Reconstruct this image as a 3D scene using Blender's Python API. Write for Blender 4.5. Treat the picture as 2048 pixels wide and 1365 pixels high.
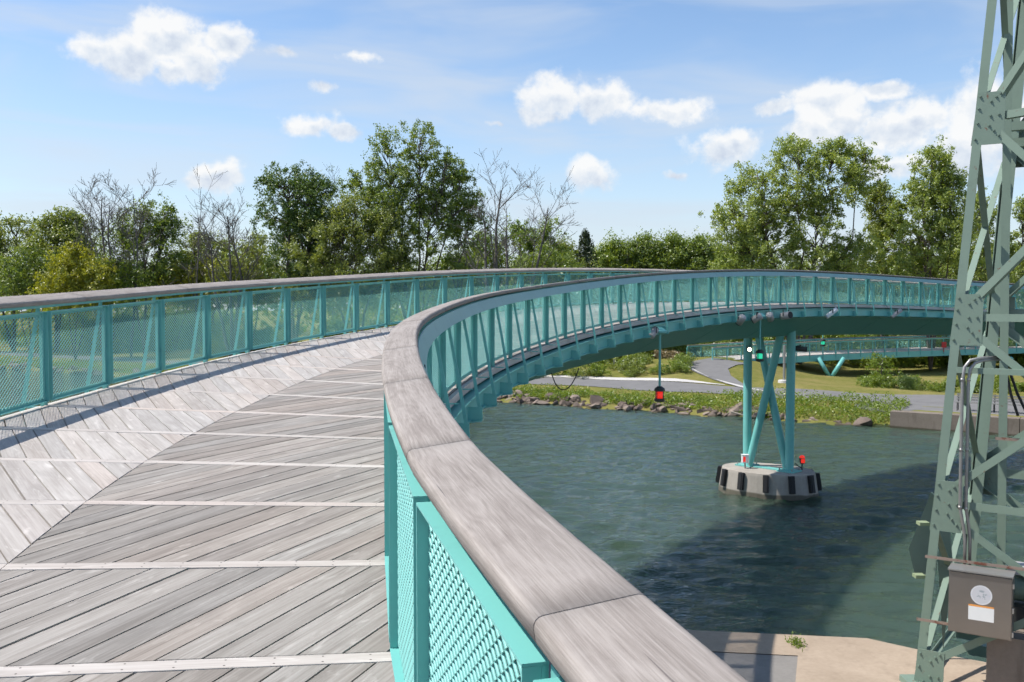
import bpy, math, random
import numpy as np
from mathutils import Vector, Matrix

random.seed(7)
rng = np.random.default_rng(7)
R = math.radians
scene = bpy.context.scene
for o in list(bpy.data.objects):
    bpy.data.objects.remove(o, do_unlink=True)

# ------------------------------------------------------------------ camera
FPX, PITCH, HC = 1908.94, -0.04067, 6.70          # focal length in photo pixels, tilt, eye height above the water
cam_d = bpy.data.cameras.new('camera')
cam = bpy.data.objects.new('camera', cam_d)
scene.collection.objects.link(cam)
scene.camera = cam
cam.location = (0, 0, HC)
cam.rotation_euler = (R(90) + PITCH, 0, 0)
cam_d.sensor_width = 36.0
cam_d.lens = 36.0 * FPX / 2048.0
cam_d.clip_start = 0.05
cam_d.clip_end = 4000
cam_d.dof.use_dof = True
cam_d.dof.focus_distance = 4.0
cam_d.dof.aperture_fstop = 16.0

# ------------------------------------------------------------------ light
SUN_EL, SUN_AZ = R(56), math.atan2(-1.0, 0.03)     # azimuth measured from +Y towards +X
SUN = Vector((math.sin(SUN_AZ) * math.cos(SUN_EL), math.cos(SUN_AZ) * math.cos(SUN_EL), math.sin(SUN_EL)))
sun_d = bpy.data.lights.new('sun', 'SUN')
sun_d.energy = 5.0
sun_d.angle = R(0.55)
sun_d.color = (1.0, 0.955, 0.89)
sun = bpy.data.objects.new('sun', sun_d)
scene.collection.objects.link(sun)
sun.rotation_euler = (-SUN).to_track_quat('-Z', 'Y').to_euler()
sun.location = (-30, 6, 60)

vs = scene.view_settings
vs.view_transform = 'Standard'
vs.look = 'None'
vs.exposure = 0.30
vs.gamma = 1.0
vs.use_curve_mapping = False
cy = scene.cycles
cy.max_bounces = 5
cy.use_light_tree = False
cy.diffuse_bounces = 2
cy.glossy_bounces = 2
cy.transmission_bounces = 2
cy.transparent_max_bounces = 4
cy.use_adaptive_sampling = True
cy.adaptive_threshold = 0.02
cy.adaptive_min_samples = 12
cy.caustics_reflective = False
cy.caustics_refractive = False


def pix_dir(px, py):
    """world direction seen at a photo pixel"""
    x, y, z = (px - 1024) / FPX, 1.0, -(py - 682.5) / FPX
    c, s = math.cos(PITCH), math.sin(PITCH)
    return Vector((x, y * c - z * s, y * s + z * c))


def at(px, py, D):
    d = pix_dir(px, py)
    return Vector((0, 0, HC)) + d * (D / d.y)


def gp(px, py, z):
    d = pix_dir(px, py)
    return Vector((0, 0, HC)) + d * ((z - HC) / d.z)


# ------------------------------------------------------------------ world: sky with clouds
class NT:
    """tiny helper for node trees"""
    def __init__(self, tree):
        self.t = tree
        self.n = tree.nodes
        self.l = tree.links

    def node(self, typ, **kw):
        n = self.n.new(typ)
        for k, v in kw.items():
            setattr(n, k, v)
        return n

    def put(self, sock, v):
        if isinstance(v, bpy.types.NodeSocket):
            self.l.new(v, sock)
        elif v is not None:
            sock.default_value = v

    def math(self, op, a, b=None, c=None, clamp=False):
        n = self.node('ShaderNodeMath', operation=op)
        n.use_clamp = clamp
        self.put(n.inputs[0], a)
        self.put(n.inputs[1], b)
        self.put(n.inputs[2], c)
        return n.outputs[0]

    def vmath(self, op, a, b=None):
        n = self.node('ShaderNodeVectorMath', operation=op)
        self.put(n.inputs[0], a)
        self.put(n.inputs[1], b)
        return n.outputs['Value'] if op in ('LENGTH', 'DISTANCE', 'DOT_PRODUCT') else n.outputs[0]

    def noise(self, vec, scale, detail=4, rough=0.55, dist=0.0, dim='3D', lac=2.0):
        n = self.node('ShaderNodeTexNoise', noise_dimensions=dim)
        self.put(n.inputs['Vector'], vec)
        n.inputs['Scale'].default_value = scale
        n.inputs['Detail'].default_value = detail
        n.inputs['Roughness'].default_value = rough
        n.inputs['Distortion'].default_value = dist
        n.inputs['Lacunarity'].default_value = lac
        return n.outputs[0]

    def ramp(self, fac, stops, interp='LINEAR'):
        n = self.node('ShaderNodeValToRGB')
        n.color_ramp.interpolation = interp
        e = n.color_ramp.elements
        while len(e) < len(stops):
            e.new(0.5)
        for i, (p, c) in enumerate(stops):
            e[i].position = p
            e[i].color = (*c, 1) if len(c) == 3 else c
        self.put(n.inputs[0], fac)
        return n.outputs[0]

    def smooth(self, v, a, b, lo=0.0, hi=1.0):
        n = self.node('ShaderNodeMapRange', interpolation_type='SMOOTHSTEP')
        self.put(n.inputs[0], v)
        n.inputs[1].default_value = a
        n.inputs[2].default_value = b
        n.inputs[3].default_value = lo
        n.inputs[4].default_value = hi
        return n.outputs[0]

    def mix(self, fac, a, b, mode='MIX'):
        n = self.node('ShaderNodeMix', data_type='RGBA', blend_type=mode)
        self.put(n.inputs[0], fac)
        self.put(n.inputs[6], a if not isinstance(a, tuple) else (*a[:3], 1))
        self.put(n.inputs[7], b if not isinstance(b, tuple) else (*b[:3], 1))
        return n.outputs[2]

    def combine(self, x, y, z):
        n = self.node('ShaderNodeCombineXYZ')
        self.put(n.inputs[0], x)
        self.put(n.inputs[1], y)
        self.put(n.inputs[2], z)
        return n.outputs[0]

    def sep(self, v):
        n = self.node('ShaderNodeSeparateXYZ')
        self.put(n.inputs[0], v)
        return n.outputs


world = bpy.data.worlds.new('World')
scene.world = world
world.use_nodes = True
w = NT(world.node_tree)
w.n.clear()
sky = w.node('ShaderNodeTexSky', sky_type='NISHITA')
sky.sun_disc = False
sky.sun_elevation = SUN_EL
sky.sun_rotation = SUN_AZ
sky.altitude = 100
sky.air_density = 1.0
sky.dust_density = 0.5
sky.ozone_density = 1.5
co = w.node('ShaderNodeTexCoord')
D = w.vmath('NORMALIZE', co.outputs['Generated'])
dx, dy, dz = w.sep(D)
az = w.math('ARCTAN2', dx, dy)
el = w.math('ARCSINE', dz)
AE = w.combine(az, el, 0.0)
# cumulus clouds, each a heap of puffs at its own bearing and height
PUFFS = [(340, 75, 78, 48, 0), (255, 112, 88, 42, 0), (400, 125, 60, 42, 0), (460, 82, 50, 30, .05), (195, 100, 46, 30, 0), (350, 142, 66, 24, .1), (300, 90, 66, 48, 0),
         (725, 118, 52, 24, .40), (570, 104, 52, 20, .48), (655, 172, 46, 22, .45),
         (625, 248, 74, 26, .16), (690, 264, 40, 18, .2),
         (440, 352, 60, 30, .05), (415, 362, 52, 18, .1),
         (1110, 200, 70, 50, .06), (1200, 200, 66, 44, .06), (1335, 222, 130, 30, .28), (1090, 235, 66, 22, .2),
         (1440, 292, 66, 40, .05), (1480, 285, 42, 32, .05), (1185, 350, 52, 30, .02), (1350, 357, 34, 14, .35), (985, 250, 34, 12, .45),
         (1660, 212, 66, 46, 0), (1640, 258, 78, 36, .1), (1765, 186, 66, 22, .18), (1555, 216, 58, 22, .25), (1690, 240, 60, 40, .05),
         (1790, 262, 84, 50, 0), (1835, 246, 56, 44, 0), (1780, 330, 90, 30, .2),
         (1960, 235, 66, 74, 0), (1925, 292, 70, 56, .05), (2060, 270, 90, 80, 0)]
wn = w.node('ShaderNodeTexNoise', noise_dimensions='3D')
w.put(wn.inputs['Vector'], D)
wn.inputs['Scale'].default_value = 24.0
wn.inputs['Detail'].default_value = 3.0
wn.inputs['Roughness'].default_value = 0.6
warpv = w.vmath('MULTIPLY', w.vmath('SUBTRACT', wn.outputs['Color'], (0.5, 0.5, 0.5)), (0.040, 0.026, 0.0))
AEW = w.vmath('ADD', AE, warpv)
field = None
upper = None
for (px, py, rx, ry, soft) in PUFFS:
    d = pix_dir(px, py).normalized()
    a0, e0 = math.atan2(d.x, d.y), math.asin(d.z)
    kx, ky = FPX / rx * 0.84, FPX / ry * 0.84
    for up_ in (0.0, 0.42):
        if up_ and ry < 24:
            continue
        q = w.node('ShaderNodeVectorMath', operation='MULTIPLY_ADD')
        w.put(q.inputs[0], AEW)
        q.inputs[1].default_value = (kx, ky, 0.0)
        q.inputs[2].default_value = (-a0 * kx, -e0 * ky - up_, 0.0)
        v = w.vmath('LENGTH', q.outputs[0])
        if soft and not up_:
            v = w.math('ADD', v, soft)
        if up_:
            upper = v if upper is None else w.math('MINIMUM', upper, v)
        else:
            field = v if field is None else w.math('MINIMUM', field, v)
shade_v = w.math('SUBTRACT', field, upper)
field = w.math('SUBTRACT', 1.0, field)
# fair-weather cumulus over the rest of the sky, on a flat cloud deck
zc = w.math('MAXIMUM', dz, 0.08)
PL = w.combine(w.math('DIVIDE', dx, zc), w.math('DIVIDE', dy, zc), 2.3)
deckn = w.noise(PL, 1.15, 4, 0.55)
deck_f = w.math('MULTIPLY', w.math('SUBTRACT', deckn, 0.60), 3.2)
deck_f = w.math('SUBTRACT', deck_f, w.smooth(el, R(19), R(26), 1.2, 0.0))
field = w.math('MAXIMUM', field, deck_f)
fb = w.noise(D, 42.0, 6, 0.60)
fb2 = w.noise(w.vmath('ADD', D, (0.005, 0.0, -0.009)), 42.0, 5, 0.60)
dens = w.math('ADD', field, w.math('MULTIPLY', w.math('SUBTRACT', fb, 0.53), 1.25))
mask = w.smooth(dens, -0.08, 0.46)
relief = w.math('MULTIPLY', w.math('SUBTRACT', fb, fb2), 0.85)
lit = w.math('ADD', relief, w.math('ADD', 0.76, w.math('MULTIPLY', w.math('MAXIMUM', w.math('MINIMUM', shade_v, 0.4), -0.4), 0.66)))
lit = w.math('SUBTRACT', lit, w.math('MULTIPLY', w.smooth(dens, 0.35, 0.95), 0.05))
ccol = w.ramp(lit, [(0.26, (0.46, 0.52, 0.63)), (0.55, (0.63, 0.675, 0.735)), (0.84, (0.80, 0.80, 0.795))])
# thin high cirrus veil
CI = w.vmath('MULTIPLY', AE, (2.2, 11.0, 1.0))
ci = w.noise(w.vmath('ADD', CI, (4.0, 1.0, 0.0)), 1.5, 4, 0.55, 0.6)
cirr = w.math('MULTIPLY', w.smooth(ci, 0.36, 0.72), 0.62)
cirr = w.math('MULTIPLY', cirr, w.smooth(el, R(11), R(24), 1.0, 0.30))
skyc = w.mix(1.0, sky.outputs[0], (0.130, 0.138, 0.146), 'MULTIPLY')
skyc = w.mix(w.smooth(el, R(-3), R(17), 0.55, 0.0), skyc, (0.545, 0.605, 0.685))
skyc = w.mix(cirr, skyc, (0.555, 0.61, 0.685))
out = w.mix(w.math('MULTIPLY', mask, 0.93), skyc, ccol)
bg = w.node('ShaderNodeBackground')
w.put(bg.inputs[0], out)
bg.inputs[1].default_value = 1.0
world.cycles.sampling_method = 'MANUAL'
world.cycles.sample_map_resolution = 512
wo = w.node('ShaderNodeOutputWorld')
w.l.new(bg.outputs[0], wo.inputs[0])

# ------------------------------------------------------------------ helpers: meshes and objects
COL = scene.collection


class MB:
    """collects faces, then builds ONE mesh object"""
    def __init__(self):
        self.v, self.f, self.uv = [], [], []

    def add(self, verts, faces, uvs=None):
        b = len(self.v)
        self.v.extend(tuple(p) for p in verts)
        self.uv.extend(uvs if uvs is not None else [(0.0, 0.0)] * len(verts))
        self.f.extend(tuple(i + b for i in f) for f in faces)

    def hexa(self, p, uvs=None):
        """8 corners: bottom loop 0-3, top loop 4-7"""
        self.add(p, [(3, 2, 1, 0), (4, 5, 6, 7), (0, 1, 5, 4), (1, 2, 6, 5), (2, 3, 7, 6), (3, 0, 4, 7)], uvs)

    def box(self, c, s, M=None):
        hx, hy, hz = s[0] / 2, s[1] / 2, s[2] / 2
        p = [Vector((sx * hx, sy * hy, sz * hz)) for sz in (-1, 1) for sx, sy in ((-1, -1), (1, -1), (1, 1), (-1, 1))]
        if M is not None:
            p = [M @ q for q in p]
        c = Vector(c)
        self.hexa([q + c for q in p])

    def bar(self, a, b, wd, th, up=(0, 0, 1), taper=1.0):
        """rectangular bar from a to b: wd across, th along the up side"""
        a, b = Vector(a), Vector(b)
        d = (b - a).normalized()
        side = d.cross(Vector(up))
        if side.length < 1e-4:
            side = d.cross(Vector((1, 0, 0)))
        side.normalize()
        u = side.cross(d).normalized()
        L = (b - a).length
        def ring(p, k):
            return [p - side * wd / 2 * k - u * th / 2 * k, p + side * wd / 2 * k - u * th / 2 * k, p + side * wd / 2 * k + u * th / 2 * k, p - side * wd / 2 * k + u * th / 2 * k]
        A, B = ring(a, 1), ring(b, taper)
        self.hexa(A + B, [(0, 0), (0, wd), (0, wd + th), (0, 2 * wd + th), (L, 0), (L, wd), (L, wd + th), (L, 2 * wd + th)])

    def angle(self, a, b, wd, th, n1, n2):
        """L-section from a to b, legs along n1 and n2"""
        a, b = Vector(a), Vector(b)
        d = (b - a).normalized()
        n1 = Vector(n1); n1 = (n1 - d * n1.dot(d)).normalized()
        n2 = Vector(n2); n2 = (n2 - d * n2.dot(d)); n2 = (n2 - n1 * n2.dot(n1)).normalized()
        prof = [(0, 0), (wd, 0), (wd, th), (th, th), (th, wd), (0, wd)]
        V = [p + n1 * x + n2 * y for p in (a, b) for x, y in prof]
        self.add(V, [(0, 1, 2, 3), (0, 3, 4, 5), (9, 8, 7, 6), (11, 10, 9, 6)] + [(i, (i + 1) % 6, (i + 1) % 6 + 6, i + 6) for i in range(6)])

    def tube(self, pts, rad, n=8, cap=True):
        pts = [Vector(p) for p in pts]
        rad = rad if isinstance(rad, (list, tuple)) else [rad] * len(pts)
        b = len(self.v)
        nrm = None
        for i, p in enumerate(pts):
            d = (pts[min(i + 1, len(pts) - 1)] - pts[max(i - 1, 0)]).normalized()
            if nrm is None:
                nrm = d.orthogonal().normalized()
            nrm = (nrm - d * nrm.dot(d))
            nrm = nrm.normalized() if nrm.length > 1e-5 else d.orthogonal().normalized()
            bn = d.cross(nrm)
            for k in range(n):
                a = 2 * math.pi * k / n
                self.v.append(tuple(p + (nrm * math.cos(a) + bn * math.sin(a)) * rad[i]))
                self.uv.append((k / n, i))
        for i in range(len(pts) - 1):
            for k in range(n):
                k2 = (k + 1) % n
                self.f.append((b + i * n + k, b + i * n + k2, b + (i + 1) * n + k2, b + (i + 1) * n + k))
        if cap:
            self.f.append(tuple(b + k for k in reversed(range(n))))
            self.f.append(tuple(b + (len(pts) - 1) * n + k for k in range(n)))

    def prism(self, poly, z0, z1, uvs=None):
        n = len(poly)
        V = [(p[0], p[1], z0) for p in poly] + [(p[0], p[1], z1) for p in poly]
        self.add(V, [tuple(reversed(range(n))), tuple(range(n, 2 * n))] + [(i, (i + 1) % n, (i + 1) % n + n, i + n) for i in range(n)], (uvs * 2) if uvs else None)

    def lathe(self, c, prof, n=24, sx=1.0, sy=1.0, rot=0.0):
        b = len(self.v)
        cr, sr = math.cos(rot), math.sin(rot)
        for r, z in prof:
            for k in range(n):
                a = 2 * math.pi * k / n
                x, y = r * math.cos(a) * sx, r * math.sin(a) * sy
                self.v.append((c[0] + x * cr - y * sr, c[1] + x * sr + y * cr, c[2] + z))
                self.uv.append((k / n, z))
        for i in range(len(prof) - 1):
            for k in range(n):
                k2 = (k + 1) % n
                self.f.append((b + i * n + k, b + i * n + k2, b + (i + 1) * n + k2, b + (i + 1) * n + k))
        self.f.append(tuple(b + k for k in reversed(range(n))))
        self.f.append(tuple(b + (len(prof) - 1) * n + k for k in range(n)))

    def mesh(self, name, mat, smooth=False):
        me = bpy.data.meshes.new(name)
        me.from_pydata(self.v, [], self.f)
        uvl = me.uv_layers.new(name='UVMap')
        li = np.empty(len(me.loops), dtype=np.int32)
        me.loops.foreach_get('vertex_index', li)
        uvl.data.foreach_set('uv', np.asarray(self.uv, dtype=np.float32)[li].ravel())
        if smooth:
            me.polygons.foreach_set('use_smooth', [True] * len(me.polygons))
        if mat:
            me.materials.append(mat)
        me.update()
        return me

    def build(self, name, mat, parent=None, smooth=False):
        return link(name, self.mesh(name, mat, smooth), parent)


def link(name, data, parent=None):
    o = bpy.data.objects.new(name, data)
    COL.objects.link(o)
    if parent:
        o.parent = parent
        o.matrix_parent_inverse = parent.matrix_basis.inverted()
    return o


def tag(o, label, cat, group=None):
    o['label'] = label
    o['category'] = cat
    if group:
        o['group'] = group
    return o


def empty(name, loc, label=None, cat=None, group=None, rz=0.0):
    o = bpy.data.objects.new(name, None)
    COL.objects.link(o)
    o.location = loc
    o.rotation_euler = (0, 0, rz)
    o.empty_display_size = 0.2
    if label:
        tag(o, label, cat, group)
    return o


def raw_mesh(name, verts, faces, mat, smooth=False):
    """fast mesh from numpy arrays, faces all with the same corner count"""
    me = bpy.data.meshes.new(name)
    nv, nf, k = len(verts), len(faces), faces.shape[1]
    me.vertices.add(nv)
    me.vertices.foreach_set('co', verts.astype(np.float32).ravel())
    me.loops.add(nf * k)
    me.loops.foreach_set('vertex_index', faces.astype(np.int32).ravel())
    me.polygons.add(nf)
    me.polygons.foreach_set('loop_start', np.arange(0, nf * k, k, dtype=np.int32))
    if smooth:
        me.polygons.foreach_set('use_smooth', np.ones(nf, dtype=bool))
    me.update(calc_edges=True)
    me.validate()
    me.materials.append(mat)
    return me


# ------------------------------------------------------------------ materials
def new_mat(name):
    m = bpy.data.materials.new(name)
    m.use_nodes = True
    t = NT(m.node_tree)
    t.n.clear()
    b = t.node('ShaderNodeBsdfPrincipled')
    o = t.node('ShaderNodeOutputMaterial')
    t.l.new(b.outputs[0], o.inputs[0])
    return m, t, b, o


def bump(t, b, h, strength=0.3, dist=0.01):
    n = t.node('ShaderNodeBump')
    n.inputs['Strength'].default_value = strength
    n.inputs['Distance'].default_value = dist
    t.put(n.inputs['Height'], h)
    t.l.new(n.outputs[0], b.inputs['Normal'])


def island_random(t):
    oi = t.node('ShaderNodeObjectInfo')
    ge = t.node('ShaderNodeNewGeometry')
    return t.math('FRACT', t.math('ADD', oi.outputs['Random'], t.math('MULTIPLY', ge.outputs['Random Per Island'], 3.7)))


def mat_board(name, dark, mid, light, value=(0.82, 1.12), groove=0.5, screws=False):
    m, t, b, o = new_mat(name)
    uv = t.node('ShaderNodeUVMap').outputs[0]
    r = island_random(t)
    off = t.combine(t.math('MULTIPLY', r, 61.0), t.math('MULTIPLY', r, 17.0), t.math('MULTIPLY', r, 9.0))
    p = t.vmath('ADD', uv, off)
    fine = t.noise(t.vmath('MULTIPLY', p, (2.2, 85.0, 1.0)), 1.0, 5, 0.6)
    med = t.noise(t.vmath('MULTIPLY', p, (0.9, 14.0, 1.0)), 1.0, 4, 0.55, 0.8)
    blot = t.noise(t.vmath('MULTIPLY', p, (2.6, 6.5, 1.0)), 1.0, 5, 0.6, 0.5)
    pale = t.noise(t.vmath('MULTIPLY', t.vmath('ADD', p, (7.0, 3.0, 0.0)), (3.5, 16.0, 1.0)), 1.0, 4, 0.6, 0.6)
    c = t.ramp(t.math('ADD', t.math('MULTIPLY', med, 0.55), t.math('MULTIPLY', fine, 0.45)), [(0.30, dark), (0.50, mid), (0.72, light)])
    c = t.mix(t.math('MULTIPLY', t.smooth(blot, 0.45, 0.72), 0.42), c, tuple(x * 0.68 for x in mid))
    c = t.mix(t.math('MULTIPLY', t.smooth(pale, 0.56, 0.74), 0.55), c, tuple(min(1, x * 1.22) for x in light))
    hue = t.ramp(t.math('FRACT', t.math('MULTIPLY', r, 13.7)), [(0.0, (1.03, 0.985, 0.965)), (0.35, (1.0, 1.0, 1.0)), (0.7, (0.98, 1.0, 1.02)), (1.0, (1.02, 0.99, 0.985))])
    c = t.mix(1.0, c, hue, 'MULTIPLY')
    val = t.math('ADD', value[0], t.math('MULTIPLY', t.math('FRACT', t.math('MULTIPLY', r, 29.3)), value[1] - value[0]))
    c = t.mix(1.0, c, t.combine(val, val, val), 'MULTIPLY')
    # dark checks and nail holes
    chk = t.smooth(t.noise(t.vmath('MULTIPLY', p, (1.2, 150.0, 1.0)), 1.0, 3, 0.5), 0.70, 0.78)
    c = t.mix(t.math('MULTIPLY', chk, 0.5), c, (0.07, 0.06, 0.055))
    if screws:
        su, sv, _z = t.sep(uv)
        du = t.math('SUBTRACT', t.math('FRACT', t.math('DIVIDE', su, 0.19)), 0.5)
        du = t.math('MULTIPLY', du, 0.19)
        dv = t.math('SUBTRACT', t.math('ABSOLUTE', sv), 0.026)
        dd_ = t.math('SQRT', t.math('ADD', t.math('MULTIPLY', du, du), t.math('MULTIPLY', dv, dv)))
        c = t.mix(t.smooth(dd_, 0.0035, 0.006, 0.85, 0.0), c, (0.06, 0.05, 0.045))
    t.put(b.inputs['Base Color'], c)
    b.inputs['Roughness'].default_value = 0.82
    b.inputs['Specular IOR Level'].default_value = 0.25
    bump(t, b, t.math('ADD', t.math('MULTIPLY', fine, 1.0), t.math('MULTIPLY', med, 0.8)), groove, 0.006)
    return m


def mat_rail():
    m, t, b, o = new_mat('handrail_wood')
    uv = t.node('ShaderNodeUVMap').outputs[0]
    r = island_random(t)
    off = t.combine(t.math('MULTIPLY', r, 37.0), t.math('MULTIPLY', r, 11.0), t.math('MULTIPLY', r, 5.0))
    p = t.vmath('ADD', uv, off)
    wob = t.noise(t.vmath('MULTIPLY', p, (2.2, 8.0, 1.0)), 1.0, 3, 0.55)
    u_, v_, _w = t.sep(uv)
    uu = t.math('ADD', t.math('MULTIPLY', u_, 0.62), t.math('SUBTRACT', t.math('MULTIPLY', r, 1.4), 1.1))
    vv = t.math('MULTIPLY', t.math('SUBTRACT', v_, t.math('ADD', 0.12, t.math('MULTIPLY', r, 0.06))), 8.5)
    rad = t.math('SQRT', t.math('ADD', t.math('MULTIPLY', uu, uu), t.math('ADD', t.math('MULTIPLY', vv, vv), 0.02)))
    rad = t.math('ADD', rad, t.math('MULTIPLY', wob, 0.55))
    rings = t.math('FRACT', t.math('MULTIPLY', rad, 9.0))
    rings = t.math('ABSOLUTE', t.math('SUBTRACT', t.math('MULTIPLY', rings, 2.0), 1.0))
    fine = t.noise(t.vmath('MULTIPLY', p, (7.0, 300.0, 1.0)), 1.0, 4, 0.65, 0.25)
    med = t.noise(t.vmath('MULTIPLY', p, (1.6, 38.0, 1.0)), 1.0, 4, 0.6, 0.4)
    blot = t.noise(t.vmath('MULTIPLY', p, (3.0, 7.0, 1.0)), 1.0, 6, 0.66, 0.5)
    mixv = t.math('ADD', t.math('MULTIPLY', fine, 0.44), t.math('ADD', t.math('MULTIPLY', med, 0.42), t.math('MULTIPLY', rings, 0.065)))
    c = t.ramp(mixv, [(0.27, (0.160, 0.135, 0.117)), (0.44, (0.262, 0.229, 0.204)), (0.62, (0.378, 0.338, 0.306))])
    c = t.mix(t.math('MULTIPLY', t.smooth(blot, 0.46, 0.66), 0.40), c, (0.365, 0.328, 0.300))
    c = t.mix(t.math('MULTIPLY', t.smooth(blot, 0.50, 0.30), 0.34), c, (0.178, 0.149, 0.131))
    crack = t.smooth(t.noise(t.vmath('MULTIPLY', p, (1.1, 60.0, 1.0)), 1.0, 3, 0.5, 0.2), 0.70, 0.73)
    c = t.mix(t.math('MULTIPLY', crack, 0.75), c, (0.10, 0.085, 0.08))
    t.put(b.inputs['Base Color'], c)
    b.inputs['Roughness'].default_value = 0.78
    b.inputs['Specular IOR Level'].default_value = 0.25
    bump(t, b, t.math('ADD', t.math('MULTIPLY', fine, 1.0), t.math('MULTIPLY', med, 1.0)), 0.45, 0.003)
    return m


def mat_paint(name, col, rough=0.42, rust=0.0, var=0.10, rust_col=(0.16, 0.055, 0.03), spec=0.4):
    m, t, b, o = new_mat(name)
    g = t.node('ShaderNodeNewGeometry').outputs['Position']
    n = t.noise(g, 1.7, 5, 0.6)
    k = t.math('ADD', 1.0 - var, t.math('MULTIPLY', n, 2 * var))
    c = t.mix(1.0, (*col, 1), t.combine(k, k, k), 'MULTIPLY')
    streak = t.noise(t.vmath('MULTIPLY', g, (9.0, 9.0, 0.8)), 1.0, 4, 0.6)
    c = t.mix(t.math('MULTIPLY', t.smooth(streak, 0.55, 0.8), 0.22), c, tuple(min(1.0, x * 0.62 + 0.05) for x in col))
    dirt = t.noise(g, 5.5, 6, 0.7)
    c = t.mix(t.math('MULTIPLY', t.smooth(dirt, 0.52, 0.78), 0.30), c, tuple(x * 0.45 + 0.03 for x in col))
    if rust:
        rm = t.smooth(t.noise(g, 6.5, 7, 0.68), 0.66 - rust * 0.25, 0.74 - rust * 0.2)
        c = t.mix(rm, c, rust_col)
    t.put(b.inputs['Base Color'], c)
    b.inputs['Roughness'].default_value = rough
    b.inputs['Specular IOR Level'].default_value = spec
    bump(t, b, t.noise(g, 60.0, 3, 0.6), 0.06, 0.002)
    return m


def mat_plain(name, col, rough=0.6, metal=0.0, var=0.15, scale=8.0, emit=None, estr=0.0):
    m, t, b, o = new_mat(name)
    g = t.node('ShaderNodeNewGeometry').outputs['Position']
    n = t.noise(g, scale, 5, 0.62)
    k = t.math('ADD', 1.0 - var, t.math('MULTIPLY', n, 2 * var))
    t.put(b.inputs['Base Color'], t.mix(1.0, (*col, 1), t.combine(k, k, k), 'MULTIPLY'))
    b.inputs['Roughness'].default_value = rough
    b.inputs['Metallic'].default_value = metal
    if emit:
        b.inputs['Emission Color'].default_value = (*emit, 1)
        b.inputs['Emission Strength'].default_value = estr
    return m


def mat_concrete(name, a, c2, stain=0.5, wet_z=None):
    m, t, b, o = new_mat(name)
    g = t.node('ShaderNodeNewGeometry').outputs['Position']
    n1 = t.noise(g, 0.9, 6, 0.62, 0.4)
    n2 = t.noise(g, 14.0, 6, 0.7)
    n3 = t.noise(t.vmath('MULTIPLY', g, (2.2, 2.2, 0.35)), 1.6, 5, 0.6)
    c = t.ramp(t.math('ADD', t.math('MULTIPLY', n1, 0.6), t.math('MULTIPLY', n2, 0.4)), [(0.3, a), (0.7, c2)])
    c = t.mix(t.math('MULTIPLY', t.smooth(n3, 0.5, 0.75), stain), c, tuple(x * 0.5 for x in a))
    if wet_z is not None:
        z = t.sep(g)[2]
        wz = t.math('ADD', z, t.math('MULTIPLY', t.math('SUBTRACT', n1, 0.5), 0.18))
        c = t.mix(t.smooth(wz, wet_z - 0.02, wet_z + 0.05, 0.8, 0.0), c, (0.055, 0.05, 0.03))
    t.put(b.inputs['Base Color'], c)
    b.inputs['Roughness'].default_value = 0.88
    b.inputs['Specular IOR Level'].default_value = 0.2
    bump(t, b, n2, 0.35, 0.01)
    return m


def mat_leaf(name, dark, light, yellow, trans=0.34):
    m, t, b, o = new_mat(name)
    ge = t.node('ShaderNodeNewGeometry')
    oi = t.node('ShaderNodeObjectInfo')
    tc = t.node('ShaderNodeTexCoord').outputs['Object']
    clump = t.noise(tc, 0.55, 3, 0.5)
    k = t.math('ADD', t.math('MULTIPLY', ge.outputs['Random Per Island'], 0.55), t.math('MULTIPLY', clump, 0.55))
    c = t.ramp(k, [(0.15, dark), (0.55, light), (0.92, yellow)])
    c = t.mix(t.math('MULTIPLY', oi.outputs['Random'], 0.18), c, yellow)
    df = t.node('ShaderNodeBsdfDiffuse')
    t.put(df.inputs[0], c)
    tr = t.node('ShaderNodeBsdfTranslucent')
    t.put(tr.inputs[0], t.mix(1.0, c, (1.25, 1.2, 0.55), 'MULTIPLY'))
    gl = t.node('ShaderNodeBsdfGlossy')
    gl.inputs['Roughness'].default_value = 0.45
    gl.inputs['Color'].default_value = (1, 1, 1, 1)
    m1 = t.node('ShaderNodeMixShader')
    m1.inputs[0].default_value = trans
    t.l.new(df.outputs[0], m1.inputs[1])
    t.l.new(tr.outputs[0], m1.inputs[2])
    m2 = t.node('ShaderNodeMixShader')
    m2.inputs[0].default_value = 0.045
    t.l.new(m1.outputs[0], m2.inputs[1])
    t.l.new(gl.outputs[0], m2.inputs[2])
    t.n.remove(b)
    t.l.new(m2.outputs[0], o.inputs[0])
    return m


def mat_bark(name, a, c2):
    m, t, b, o = new_mat(name)
    g = t.node('ShaderNodeTexCoord').outputs['Object']
    n = t.noise(t.vmath('MULTIPLY', g, (6.0, 6.0, 1.1)), 1.0, 5, 0.65)
    t.put(b.inputs['Base Color'], t.ramp(n, [(0.3, a), (0.7, c2)]))
    b.inputs['Roughness'].default_value = 0.9
    bump(t, b, n, 0.5, 0.03)
    return m


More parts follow.
